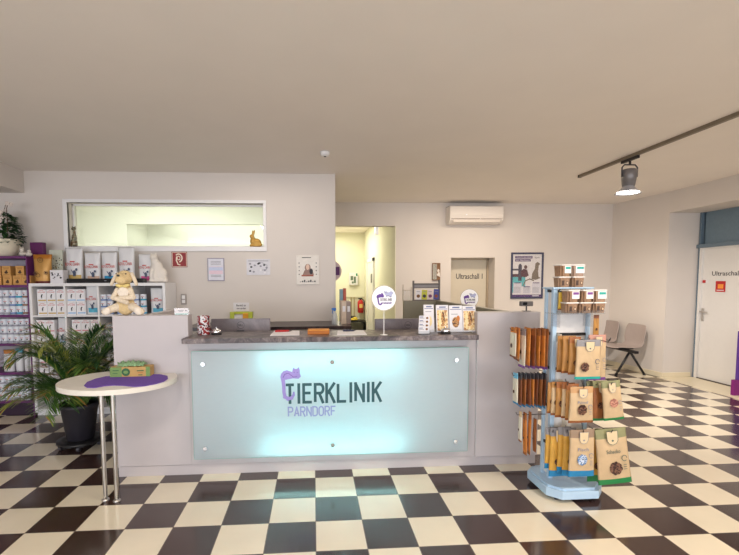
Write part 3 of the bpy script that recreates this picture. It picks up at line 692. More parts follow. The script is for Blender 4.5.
SILV = mat('silver_white_foil', (222, 222, 224), .35, var=.03, scale=8)
REDINK = mat('red_ink', (196, 60, 52), .6)
def carton_proto(band, big=False):
    w2, h, d = (.05, .148, .1)
    t = thing('food_carton', '-', 'carton')
    MB().box(-w2, w2, 0, d, 0, h, 0, .002).obj('box', mat('carton_white', (236, 234, 236), .5, var=.02), t)
    m_ = MB(); put_text(m_, 'ROYAL CANIN', -w2*.78, w2*.78, h*.74, h*.84, -.0012, 0)
    m_.frect(-w2*.45, w2*.45, h*.9, h*.925, 0, 0)
    m_.fdisc(0, h*.47, w2*.15, h*.1, 0, 1, 10).fdisc(w2*.14, h*.58, w2*.15, h*.05, -.0007, 1, 10).frect(-w2*.12, -w2*.03, h*.3, h*.44, 0, 1).frect(w2*.03, w2*.12, h*.3, h*.44, 0, 1)
    m_.frect(-w2*.78, w2*.95, h*.1, h*.2, 0, 2); m_.obj('print', [REDINK, INK, band], t)
    return Proto(t)
GOLDI = mat('gold_print', (200, 168, 96), .5); SKYI = mat('sky_blue_print', (150, 190, 226), .5); PINKI = mat('rose_print', (220, 150, 160), .5)
AQUA = mat('aqua_print', (88, 178, 206), .5); TANI = mat('tan_print', (206, 172, 150), .5)
CG, CS, CP = carton_proto(GOLDI), carton_proto(SKYI), carton_proto(PINKI)
def tin_proto(band, label, r=.034, h=.078):
    t = thing('food_tin', label, 'tin')
    MB().lathe([(r*.97, 0), (r, .003), (r, h-.003), (r*.97, h)], 20).obj('can', mat('tin_white', (222, 226, 234), .3, .0, var=.04), t)
    m_ = MB(); m_.lathe([(r+.0006, h*.08), (r+.0006, h*.3)], 20); m_.obj('label_band', band, t)
    m_ = MB(); m_.frect(-r*.5, r*.5, h*.62, h*.68, -r-.001, 0).fdisc(0, h*.45, r*.2, h*.11, -r-.0005, 1, 8); m_.obj('print', [REDINK, INK], t)
    return Proto(t)
TB = tin_proto(mat('blue_band', (112, 136, 186), .4), '-'); TA = tin_proto(mat('teal_band', (40, 160, 196), .4), '-')
TO = tin_proto(mat('brown_band', (140, 96, 70), .4), '-'); TW = tin_proto(mat('grey_band', (160, 160, 172), .4), '-')

def pillow(w, h, th_, regions, nu=18, nv=26, top_w=1.0, bot_w=1.0, stand=False, wob=.004, seed=0, mouth=.0):
    """a filled bag: returns parts {key: MB}, split by regions(u,v,front) -> key"""
    rnd = random.Random(seed); parts = {}
    ph = rnd.uniform(0, 6)
    def P(u, v, sgn):
        ww = w*(bot_w+(top_w-bot_w)*v)*(1-.03*math.sin(PI*v))
        x = (u-.5)*ww
        a = max(0.0, 1-abs(2*u-1)**2.6)**.55
        if stand: bz = max(0.0, 1-v**2.2)**.75*(.82+.18*min(1, v*6))
        else: bz = max(0.0, math.sin(PI*min(1, max(0, (v*.98+.01))))**.55)
        y = sgn*th_/2*a*bz+wob*math.sin(7*u+ph+5*v)*math.sin(PI*u)*(.3+.7*v)
        return (x, y, v*h+(.0 if not stand else 0))
    for sgn in (-1, 1):
        for i in range(nu):
            for j in range(nv):
                u0, u1, v0, v1 = i/nu, (i+1)/nu, j/nv, (j+1)/nv
                k = regions((u0+u1)/2, (v0+v1)/2, sgn < 0)
                mb_ = parts.setdefault(k, MB())
                q = [P(u0, v0, sgn), P(u1, v0, sgn), P(u1, v1, sgn), P(u0, v1, sgn)]
                if sgn > 0: q = q[::-1]
                mb_.add(q, [(0, 1, 2, 3)], 0, True)
    if stand:
        bt = [P(i/nu, 0, -1) for i in range(nu+1)]+[P(i/nu, 0, 1) for i in range(nu-1, 0, -1)]
        parts[regions(.5, .001, True)].add(bt[::-1], [tuple(range(len(bt)))], 0, False)
    for mb_ in parts.values():   # weld
        idx = {}; nv_ = []; mp_ = []
        for v in mb_.v:
            k = (round(v[0], 5), round(v[1], 5), round(v[2], 5))
            if k not in idx: idx[k] = len(nv_); nv_.append(v)
            mp_.append(idx[k])
        fs = []; ms = []; ss = []
        for f_, m1, s1 in zip(mb_.f, mb_.m, mb_.sm):
            g_ = []
            for q in f_:
                if mp_[q] not in g_: g_.append(mp_[q])
            if len(g_) > 2: fs.append(tuple(g_)); ms.append(m1); ss.append(s1)
        mb_.v = nv_; mb_.f = fs; mb_.m = ms; mb_.sm = ss
    return parts
def food_bag(w, h, d, band, loc, label, rz=0, logo=True, seed=0, body=None, pet=True):
    t = thing('food_bag', label, 'bag', loc, rz)
    parts = pillow(w, h, d, lambda u, v, f: 'band' if .09 < v < .24 and f and .2 < u < .96 else 'bag', stand=True, top_w=1.0, bot_w=.94, seed=seed, wob=.006)
    parts['bag'].obj('bag', body or SILV, t); parts['band'].obj('bottom_band', band, t)
    yf = -d/2-.007
    m_ = MB()
    if logo: put_text(m_, 'ROYAL CANIN', -w*.38, w*.42, h*.49, h*.575, -d/2*.9-.009, 0); m_.frect(-w*.14, w*.14, h*.59, h*.62, -d/2*.82-.008, 0)
    if pet:
        m_.fdisc(w*.12, h*.28, w*.09, h*.085, yf-.002, 1, 12).fdisc(w*.24, h*.38, w*.07, h*.04, yf-.002, 1, 10).frect(w*.04, w*.08, h*.19, h*.26, yf-.002, 1).frect(w*.16, w*.2, h*.19, h*.26, yf-.002, 1).fdisc(w*.0, h*.33, w*.025, h*.07, yf-.002, 1, 8, .0006, .5)
    m_.obj('print', [REDINK, mat('slate_ink', (78, 88, 112), .6)], t)
    return t
# cells: (col,row,kind,px x0,x1, rows, cols)
CELLN = [['top left shelf compartment', 'second compartment of the top row', 'third compartment of the top row', 'right compartment of the top row'],
         ['left compartment of the second row', 'second compartment of the second row', 'third compartment of the second row', 'right compartment of the second row'],
         ['left compartment of the third row', 'second compartment of the third row', 'third compartment of the third row', 'right compartment of the third row'], ['left bottom compartment', 'second bottom compartment', 'third bottom compartment', 'right bottom compartment']]
def cartons(proto, x0p, nx, ny, zbase, where, colour, group, y=SY+.03, pitch=.1045):
    x0 = at(x0p, 300, Y=y).x+.05
    for j in range(ny):
        for i in range(nx):
            rowl = ('lower', 'upper')[j] if ny == 2 else 'only'
            pos = 'left' if i == 0 else ('right' if i == nx-1 else 'middle')
            proto.put((x0+i*pitch, y+random.uniform(0, .01), zbase+j*.1492), (0, 0, random.uniform(-.02, .02)), f'{colour} printed carton, {rowl} layer, {pos}, {where}', group)
z0, z1, z2, z3 = ZS[1], ZS[2], ZS[3], ZS[4]
cartons(CG, 37, 3, 2, z0, CELLN[0][0], 'gold', 'gold printed cartons')
cartons(CS, 66.5, 2, 2, z0, CELLN[0][1], 'light blue', 'light blue printed cartons')
cartons(CP, 34.5, 2, 2, z1, CELLN[1][0], 'rose', 'rose printed cartons')
cartons(CP, 70.5, 3, 2, z1, CELLN[1][1], 'rose', 'rose printed cartons')
cartons(CP, 36, 2, 2, z2, CELLN[2][0], 'rose', 'rose printed cartons')
cartons(CG, 104, 2, 2, z2, CELLN[2][2], 'gold', 'gold printed cartons')
def bag_at(x0, x1, yt, zb, y, band, label, **k):
    a = at(x0, 300, Y=y); c = at(x1, 300, Y=y); zt = at((x0+x1)/2, yt, Y=y).z
    return food_bag((c.x-a.x), zt-zb, k.pop('d', .09), band, ((a.x+c.x)/2, y+.05, zb), label, **k)
bag_at(84.5, 97.0, 285, z0, SY+.03, AQUA, 'silver bag with an aqua band in the second compartment of the top row', seed=2)
bag_at(149, 163, 288, z0, SY+.03, AQUA, 'silver bag with an aqua band in the right compartment of the top row', seed=3)
bag_at(54.5, 64, 317.5, z1, SY+.04, SKYI, 'silver bag squeezed beside cartons in the left compartment of the second row', seed=4)
bag_at(84, 97, 350, z2, SY+.04, SKYI, 'silver bag in the second compartment of the third row behind the palm', seed=5)
def tins(proto, x0p, nx, ny, zbase, where, group, y=SY+.06, pitch=.072, h=.0783, depth=1, colour='blue banded'):
    x0 = at(x0p, 300, Y=y).x+.035
    lay = {1: ['only'], 2: ['lower', 'upper'], 3: ['bottom', 'middle', 'top'], 4: ['bottom', 'second', 'third', 'top']}[ny]
    for i in range(nx):
        pos = ORD[i]+' stack' if nx > 1 else 'single stack'
        for j in range(ny):
            (proto[i] if isinstance(proto, list) else proto).put((x0+i*pitch, y+random.uniform(-.004, .004), zbase+j*h), (0, 0, random.uniform(-.1, .1)), f'{colour} tin, {lay[j]} of {pos}, {where}', group)
G1 = 'blue banded tins'
tins(TB, 101, 2, 3, z0, 'in the third compartment of the top row', G1)
tins(TB, 117, 2, 3, z0, 'beside the plush dog', G1)
tins(TB, 133.5, 1, 3, z0, 'right compartment of the top row', G1)
tins(TA, 140.5, 1, 3, z0, 'in the right compartment', G1, colour='teal banded')
tins(TW, 103.5, 3, 3, z1, 'in the third compartment of the second row', G1, colour='grey banded')
# tins on the purple shelf, one stack per column
def row_stacks(zb, cols_px, ny, where, kinds):
    for i, x in enumerate(cols_px):
        p = at(x, 300, Y=SY+.06)
        for j in range(ny):
            kinds[i % len(kinds)].put((p.x, SY+.06, zb+j*.0936), (0, 0, random.uniform(-.1, .1)), scale=(1, 1, 1.19), label=f"{['white and blue', 'white and teal', 'white and brown', 'white and grey'][[TB, TA, TO, TW].index(kinds[i % len(kinds)])]} food tin, {['bottom', 'middle', 'top'][j]} of the {ORD[i]} stack, {where} purple shelf", group=f'tins on the {where} purple shelf')
row_stacks(PZ[2], [-5.5, .6, 6.9, 13.3, 19.7, 26], 3, 'third', [TW, TW, TW, TB, TA, TO])
row_stacks(PZ[3], [-3, 3.3, 9.6, 15.5, 21.3, 27], 3, 'fourth', [TW, TW, TW, TW])
row_stacks(PZ[5], [-2, 4.5, 10.8, 17, 23.3], 3, 'lowest', [TW])
# upper tins pouches on the fifth shelf
for i, (x0, x1, b_) in enumerate(((-3, 8.6, KRAFTB), (9.6, 17.6, AQUA), (18.6, 23.6, TANI), (24.2, 29, PINKI))):
    a = at(x0, 300, Y=SY+.03); c = at(x1, 300, Y=SY+.03); zt = at(5, 350-i*1.3, Y=SY+.05).z
    t = thing('snack_pouch', ['white snack pouch with a brown head on the fifth purple shelf', 'white snack pouch with a teal head on the fifth purple shelf', 'narrow white snack pouch with a tan head on the fifth purple shelf', 'narrow white snack pouch with a rose head on the fifth purple shelf'][i], 'pouch', ((a.x+c.x)/2, SY+.08, PZ[4]), 0)
    q = pillow(c.x-a.x-.004, zt-PZ[4], .07, lambda u, v, f: 'head' if v > .82 else 'pouch', stand=True, nu=12, nv=16, seed=i)
    q['pouch'].obj('pouch', SILV, t); q['head'].obj('head_band', b_, t)
# kraft boxes on the second purple shelf
kt = thing('kraft_box', '-', 'box')
MB().box(-.047, .047, 0, .09, 0, .108, 0, .002).obj('carton', mat('kraft_box_card', (204, 152, 84), .65, var=.04), kt)
m_ = MB(); m_.fdisc(0, .034, .02, .014, 0, 0, 14).fdisc(.004, .05, .01, .012, -.0007, 0, 10).frect(-.035, .035, .088, .092, 0, 1).frect(-.03, .03, .074, .079, 0, 1).frect(-.034, .034, .008, .012, 0, 1); m_.obj('print', [mat('dark_brown_print', (70, 42, 22), .6), mat('brown_line_print', (140, 92, 46), .6)], kt)
KB = Proto(kt)
for x, j in ((-3.2, 0), (7.4, 0), (17.2, 0), (25.9, 0), (-3.4, 1), (6.6, 1), (20.2, 1)):
    p = at(x, 280, Y=SY+.03)
    KB.put((p.x, SY+.03, PZ[1]+j*.1085), (0, 0, random.uniform(-.04, .04)), {(-3.2, 0): 'kraft box cut by the photo edge, lower layer', (7.4, 0): 'kraft box in the lower layer, second from the photo edge', (17.2, 0): 'kraft box in the lower layer, third from the photo edge', (25.9, 0): 'kraft box in the lower layer nearest the gold bag', (-3.4, 1): 'kraft box cut by the photo edge, upper layer', (6.6, 1): 'kraft box in the upper layer under the potted plant', (20.2, 1): 'kraft box in the upper layer nearest the gold bag'}[(x, j)], 'kraft boxes')

# things on top of the white shelf
TOP = ZS[0]
# gold bag
a = at(27.5, 270, Y=SY+.02); c = at(48.5, 270, Y=SY+.02); zt = at(38, 254, Y=SY+.02).z
GOLDB = mat('gold_foil', (196, 148, 80), .38, .25, var=.08, scale=14)
w_ = c.x-a.x-.015
gb = thing('gold_bag', 'gold kraft stand-up bag with round windows at the left end of the white shelf top', 'bag', ((a.x+c.x)/2+.02, SY+.08, TOP))
q = pillow(w_, zt-TOP, .12, lambda u, v, f: 'base' if v < .07 else ('head' if v > .84 else 'bag'), stand=True, bot_w=.8, seed=9)
q['bag'].obj('bag', GOLDB, gb); q['head'].obj('head_band', mat('copper_foil', (186, 118, 40), .4, .25), gb); q['base'].obj('bottom_band', mat('maroon_base', (96, 34, 26), .5), gb)
m_ = MB(); h = zt-TOP
def ring(m_, x, z, r, y, mi=0, wd=.004): m_.fstroke([(x+r*math.cos(2*PI*i/20), z+r*math.sin(2*PI*i/20)) for i in range(20)], wd, y, mi, .001, True)
ring(m_, 0, h*.8, .028, -.045); ring(m_, -.05, h*.35, .022, -.066); ring(m_, -.02, h*.28, .022, -.068); ring(m_, .065, h*.36, .02, -.06); ring(m_, .0, h*.8, .012, -.046)
m_.fdisc(-.05, h*.35, .012, .014, -.067, 0, 12).fdisc(.065, h*.36, .01, .012, -.061, 0, 12); m_.obj('print', mat('dark_brown_print', (0, 0, 0)), gb)
# purple panel behind it
a = at(31.5, 250, Y=5.2); c = at(45, 250, Y=5.2); zt = at(38, 242.5, Y=5.2).z
tag(MB().box((a.x-c.x)/2, (c.x-a.x)/2, -.03, .03, 0, zt-TOP, 0, .004).obj('purple_box', mat('dark_purple_card', (92, 24, 84), .55), None, ((a.x+c.x)/2, 5.2, TOP), (0, 0, -.1)), 'dark purple upright box behind the gold bag', 'box')
# picture card and white printed box
a = at(49.5, 260, Y=SY+.2); c = at(62.5, 260, Y=SY+.2); zt = at(56, 250, Y=SY+.2).z
pc = thing('display_board', 'pale green board with a dark floral print standing behind the white printed box', 'board', ((a.x+c.x)/2, SY+.2, TOP)); w2 = (c.x-a.x)/2; h = zt-TOP
MB().box(-w2, w2, 0, .012, 0, h).obj('board', mat('pale_green_card', (196, 200, 184), .6), pc)
m_ = MB(); rr = random.Random(4)
for i in range(26): m_.fdisc(rr.uniform(-w2*.9, w2*.9), h*rr.uniform(.42, .75), rr.uniform(.004, .016), rr.uniform(.003, .009), -.0002-i*.00004, rr.randrange(3), 8, .0006, rr.uniform(0, 3))
m_.obj('floral_print', [mat('olive_print', (92, 84, 60), .6), INK, mat('khaki_print', (150, 140, 100), .6)], pc)
a = at(49.5, 276, Y=SY+.02); c = at(62.5, 276, Y=SY+.02); zt = at(56, 270, Y=SY+.02).z
wb = thing('printed_box', 'low white box with a black plant print beside the gold bag', 'box', ((a.x+c.x)/2, SY+.03, TOP)); w2 = (c.x-a.x)/2; h = zt-TOP
MB().box(-w2, w2, 0, .1, 0, h, 0, .002).obj('carton', PAPER, wb)
m_ = MB()
for i in range(14): m_.fdisc(rr.uniform(-w2*.85, w2*.85), h*rr.uniform(.35, .8), rr.uniform(.006, .014), rr.uniform(.003, .008), -.0002-i*.00004, 0, 8, .0006, rr.uniform(0, 3))
m_.obj('print', INK, wb)
# five food bags on top
for i, (x0, x1, yt, bn, lab, dd) in enumerate(((63.5, 81.5, 247.5, GOLDI, 'tallest left silver food bag with a gold band on the shelf top', .1),
      (82.5, 99, 252.5, TANI, 'silver food bag with a tan band, second from the left on the shelf top', .09),
      (99.5, 116, 252, mat('bright_blue_print', (30, 150, 200), .5), 'silver food bag with a bright blue band in the middle of the shelf top', .09),
      (116.8, 133.5, 247, mat('ice_blue_print', (196, 212, 232), .5), 'tall silver food bag with a pale blue band behind the plush dog', .1),
      (137, 151, 254, mat('magenta_print', (206, 80, 140), .5), 'silver food bag with a magenta band beside the white cat sculpture', .09))):
    a = at(x0, 265, Y=SY+.17); c = at(x1, 265, Y=SY+.17); zt = at((x0+x1)/2, yt, Y=SY+.18).z
    food_bag(c.x-a.x, zt-TOP, dd, bn, ((a.x+c.x)/2, SY+.22, TOP), lab, random.uniform(-.05, .05), seed=20+i)
a = at(66, 280, Y=SY+.03); c = at(144, 280, Y=SY+.03)
sb = thing('soundbar', 'long low black box lying in front of the silver bags', 'speaker', ((a.x+c.x)/2, SY+.07, TOP)); w2 = (c.x-a.x)/2
MB().box(-w2, w2, -.035, .045, .0, .052, 0, .006).obj('housing', BLACK, sb); MB().box(-w2+.01, w2-.01, -.037, -.0345, .008, .044).obj('front_grille', mat('grille_black', (16, 15, 18), .8, var=.3, scale=400), sb); MB().frect(-.012, .012, .022, .03, -.0375).obj('emblem', GREYINK, sb)

# creatures as one skin: balls joined and smoothed
def blob(name, balls, m_, parent, voxel=.006, smooth=6):
    b = MB()
    for c_, r_, rot in balls: b.ell(c_, r_, rot, 0, 3)
    o = b.obj(name, m_, parent)
    md = o.modifiers.new('r', 'REMESH'); md.mode = 'VOXEL'; md.voxel_size = voxel
    ms = o.modifiers.new('s', 'SMOOTH'); ms.iterations = smooth; ms.factor = .5
    dg = bpy.context.evaluated_depsgraph_get(); dg.update()
    me = bpy.data.meshes.new_from_object(o.evaluated_get(dg)); o.modifiers.clear(); o.data = me
    me.polygons.foreach_set('use_smooth', [True]*len(me.polygons)); return o
def limb(p0, p1, r0, r1, n=7):
    p0 = Vector(p0); p1 = Vector(p1)
    return [(tuple(p0.lerp(p1, i/(n-1))), (r0+(r1-r0)*i/(n-1),)*3, (0, 0, 0)) for i in range(n)]
# plush dog on the left wing
PL = mat('plush_tan', (216, 190, 142), .95, var=.1, scale=90, bump=.5); PLW = mat('plush_cream', (232, 220, 204), .95, var=.06, scale=90, bump=.5)
PLP = mat('plush_beige', (222, 206, 182), .95, var=.08, scale=90, bump=.5)
p = at(126.5, 316.5, Y=3.39)
dg_ = thing('plush_dog', 'sitting plush dog in tan and cream with long ears on the left desk wing', 'plush toy', (p.x, 3.385, WT+.001))
def bl(*a): return a
S = 3.385/FOC
body = [((0, .0, .075), (.072, .05, .075), (0, 0, 0)), ((0, .0, .15), (.062, .045, .07), (0, 0, 0)), ((0, .0, .2), (.05, .04, .05), (0, 0, 0)), ((0, 0, .235), (.04, .035, .03), (0, 0, 0))]
blob('body', body, PL, dg_, .005)
blob('head', [((0, -.01, .288), (.062, .055, .052), (0, 0, 0)), ((-.004, -.045, .276), (.05, .04, .034), (0, 0, 0)), ((0, -.0, .318), (.05, .045, .034), (0, 0, 0)), ((-.008, -.058, .302), (.028, .028, .026), (0, 0, 0))], PL, dg_, .005)
for s in (-1, 1):
    blob('ear', limb((s*.055, -.0, .325), (s*.078, -.012, .282), .014, .015)+limb((s*.078, -.012, .282), (s*.095, -.018, .242), .015, .013), PLP, dg_, .004)
    MB().ell((s*.036-.004, -.052, .324), (.0055, .004, .0055)).obj('eye', BLACK, dg_)
    blob('arm', limb((s*.05, -.02, .2), (s*.075, -.04, .14), .02, .02)+limb((s*.075, -.04, .14), (-s*.045, -.072+.012*s, .118+.014*s), .021, .019), PLP, dg_, .005)
    blob('leg', limb((s*.045, -.01, .07), (s*.095, -.035, .05), .036, .03)+limb((s*.095, -.035, .05), (s*.135, -.05, .03), .030, .028), PLP, dg_, .006)
    blob('paw_sole', [((s*.118, -.062, .036), (.036, .02, .03), (0, .7*s, 0))], PLW, dg_, .004)
MB().ell((-.010, -.088, .310), (.0115, .008, .0085)).obj('nose', BLACK, dg_)
blob('belly_patch', [((0, -.036, .180), (.045, .016, .045), (0, 0, 0))], PLW, dg_, .004)
mb = MB(); mb.ell((-.028, -.045, .232), (.026, .008, .013), (0, .3, 0)).ell((.028, -.045, .232), (.026, .008, .013), (0, -.3, 0)).ell((0, -.05, .232), (.009, .009, .009)); mb.tube([(-.045, -.02, .24), (-.03, -.042, .232), (0, -.048, .23), (.03, -.042, .232), (.045, -.02, .24)], .008); mb.obj('bow', mat('yellow_ribbon', (222, 200, 128), .7), dg_)
# white cat sculpture
WC = mat('white_ceramic', (226, 218, 208), .5, var=.02)
p = at(157.5, 283, Y=SY+.2); S = (SY+.2)/FOC
ct = thing('cat_sculpture', 'white ceramic sitting cat sculpture at the right end of the white shelf top', 'sculpture', (p.x, SY+.2, TOP))
blob('figure', [((.02, 0, .1), (.1, .06, .1), (0, 0, 0)), ((.0, 0, .17), (.075, .052, .1), (0, -.15, 0)), ((-.02, -.01, .25), (.048, .042, .06), (0, 0, 0)), ((-.028, -.02, .3), (.045, .042, .04), (0, 0, 0)), ((-.055, -.02, .335), (.012, .01, .022), (0, -.2, 0)), ((-.005, -.015, .338), (.012, .01, .022), (0, .2, 0)), ((-.05, -.04, .09), (.028, .03, .085), (0, 0, 0)), ((-.01, -.045, .08), (.028, .03, .08), (0, 0, 0))]+limb((.07, 0, .05), (.105, -.03, .03), .04, .03, 5)+limb((.105, -.03, .03), (-.06, -.06, .025), .024, .018, 9), WC, ct, .006, 5)
# cat figurine and gold rabbit on the window ledge
ZL = WZ0+.001
p = at(74, 245, Y=YB+.05)
cf = thing('cat_figurine', 'small slim brown and green cat figurine on the window ledge at the left', 'figurine', (p.x, YB+.05, ZL))
blob('figure', [((0, 0, .05), (.045, .03, .05), (0, 0, 0)), ((.008, 0, .11), (.03, .024, .06), (0, 0, 0)), ((.01, 0, .17), (.018, .017, .05), (0, 0, 0)), ((.008, -.005, .225), (.027, .022, .022), (0, 0, 0)), ((-.008, -.003, .245), (.008, .006, .014), (0, -.2, 0)), ((.024, -.003, .245), (.008, .006, .014), (0, .2, 0)), ((-.035, 0, .035), (.02, .02, .035), (0, 0, 0)), ((.03, -.01, .03), (.018, .018, .03), (0, 0, 0))], splotch('figurine_glaze', (112, 112, 92), ((96, 70, 44), (150, 140, 110)), 24), cf, .004, 3)
p = at(255, 246, Y=YB+.05)
GOLD = mat('gold_paint', (176, 136, 62), .4, .5)
rf = thing('rabbit_figurine', 'flat gold sitting rabbit figurine on the window ledge at the right', 'figurine', (p.x, YB+.05, ZL))
blob('figure', [((.018, 0, .055), (.062, .02, .055), (0, 0, 0)), ((-.028, 0, .085), (.032, .018, .05), (0, .3, 0)), ((-.038, 0, .135), (.03, .017, .026), (0, .15, 0)), ((-.012, 0, .178), (.011, .008, .042), (0, .35, 0)), ((-.028, 0, .178), (.01, .008, .038), (0, .1, 0)), ((.075, 0, .03), (.02, .016, .018), (0, 0, 0)), ((-.045, 0, .02), (.022, .016, .022), (0, 0, 0)), ((.02, 0, .018), (.07, .018, .018), (0, 0, 0))], GOLD, rf, .004, 3)

# potted plant on the purple shelf: bowl with leafy shrub and an orchid spray
p = at(5, 256, Y=SY+.17); PTZ = PZ[0]
pp = thing('potted_plant', 'leafy green plant with pale flowers in a cream bowl on the purple shelf top', 'plant', (p.x, SY+.17, PTZ))
MB().lathe([(.08, 0), (.09, .005), (.135, .07), (.165, .18), (.17, .2), (.158, .2), (.14, .17), (.02, .16)], 36).obj('bowl', mat('cream_bowl', (232, 222, 198), .4), pp)
MB().lathe([(.005, .185), (.165, .18)], 24).obj('soil', mat('soil', (60, 42, 32), .9, var=.3), pp)
def leaf(mb_, c_, d, L_, W_, mi=0, up=Vector((0, 0, 1)), droop=.3):
    d = Vector(d).normalized(); s_ = d.cross(up); s_ = s_.normalized() if s_.length > .01 else Vector((1, 0, 0)); c_ = Vector(c_)
    vs = []; n = 4
    for k in range(n+1):
        t = k/n; wd = W_*math.sin(PI*min(.97, t*.92+.05))**.8
        q = c_+d*L_*t-Vector((0, 0, 1))*droop*L_*t*t
        vs += [q-s_*wd/2+Vector((0, 0, .15*wd)), q, q+s_*wd/2+Vector((0, 0, .15*wd))]
    fs = []
    for k in range(n):
        a_ = k*3; fs += [(a_, a_+1, a_+4, a_+3), (a_+1, a_+2, a_+5, a_+4)]
    mb_.add(vs, fs, mi, True)
rr = random.Random(5); mb = MB()
for i in range(330):
    a_ = rr.uniform(0, 2*PI); e_ = rr.uniform(-.2, 1.4); r_ = rr.uniform(.05, .16)
    hh = .20+.30*math.sin(max(0, e_))**1.5; r_ *= 1-.55*max(0, e_)/1.4; r_ += .03; c_ = (r_*math.cos(a_)*1.0, r_*math.sin(a_)*.8, hh+rr.uniform(-.05, .03))
    leaf(mb, c_, (math.cos(a_), math.sin(a_), rr.uniform(-.4, .7)), rr.uniform(.05, .085), rr.uniform(.034, .052), rr.choice((0, 0, 1)))
mb.obj('foliage', [mat('deep_green_leaf', (36, 70, 38), .45, var=.3, scale=20), mat('mid_green_leaf', (58, 96, 48), .45, var=.3, scale=20)], pp)
mb = MB(); mb.tube([(.04, 0, .2), (.05, 0, .4), (.06, -.02, .55), (.09, -.03, .62), (.14, -.03, .6)], .004).tube([(.05, 0, .4), (.03, -.02, .52), (.06, -.03, .6)], .003); mb.obj('stem', mat('brown_stem', (110, 82, 60), .7), pp)
mb = MB()
for c_ in ((.05, -.12, .40), (.06, -.11, .43), (.09, -.05, .61), (.13, -.04, .6), (.05, -.08, .46), (.075, -.08, .43), (.05, -.1, .5), (.035, -.03, .52)):
    for k in range(5):
        t = 2*PI*k/5; mb.ell((c_[0]+.014*math.cos(t), c_[1], c_[2]+.014*math.sin(t)), (.012, .004, .012), mi=0, sub=2)
mb.obj('blossoms', mat('pale_blossom', (214, 200, 190), .7), pp)
p = at(24, 255, Y=SY+.06)
t = thing('plush_cluster', 'small pale ornament beside the cream bowl on the purple shelf top', 'ornament', (p.x, SY+.08, PTZ))
blob('figure', [((-.03, 0, .03), (.035, .03, .03), (0, 0, 0)), ((-.035, 0, .075), (.024, .022, .022), (0, 0, 0)), ((.04, 0, .025), (.035, .03, .025), (0, 0, 0)), ((.05, -.01, .058), (.02, .02, .018), (0, 0, 0)), ((-.05, 0, .1), (.008, .006, .012), (0, 0, 0)), ((-.02, 0, .1), (.008, .006, .012), (0, 0, 0))], mat('ornament_glaze', (206, 198, 186), .5, var=.15), t, .004, 2)
t.name = 'ornament'

# ------------------------------------------------------------------ palm
PC = Vector((-2.22, 4.03, 0))
dl = thing('plant_dolly', 'black plastic plant dolly with castors under the palm pot', 'dolly', PC)
mb = MB(); mb.lathe([(.15, .05), (.2, .052), (.2, .072), (.15, .074)], 32)
for k in range(6):
    t = PI*k/6; mb.box(-.2, .2, -.015, .015, .048, .068, 0, 0, Matrix.Rotation(t, 4, 'Z'))
mb.obj('platform', BLACK, dl)
for k in range(5):
    t = 2*PI*k/5-1.2; x, y = .165*math.cos(t), .165*math.sin(t)
    MB().cyl((x-.012, y, .024), (x+.012, y, .024), .024, n=18).box(x-.016, x+.016, y-.014, y+.014, .024, .05, 0, .003).obj('castor', DKGREY, dl)
pm = thing('potted_palm', 'large palm with feathery arching fronds in a dark pot left of the oval table', 'plant', (PC.x, PC.y, .075))
MB().lathe([(.105, 0), (.115, .006), (.155, .3), (.168, .31), (.17, .345), (.158, .345), (.15, .3), (.02, .29)], 36).obj('pot', mat('charcoal_pot', (42, 40, 48), .5, var=.08), pm)
MB().lathe([(.002, .315), (.15, .31)], 24).obj('soil', mat('soil', (0, 0, 0)), pm)
rr = random.Random(11)
LG = [mat('palm_green', (62, 104, 44), .42, var=.3, scale=14), mat('palm_light_green', (104, 138, 62), .42, var=.3, scale=14), mat('palm_yellow_green', (150, 158, 72), .45, var=.25), mat('palm_dry', (176, 122, 58), .6, var=.25), mat('palm_dark_green', (38, 76, 40), .42, var=.3, scale=14)]
STEM = mat('palm_stem', (122, 140, 66), .5, var=.15)
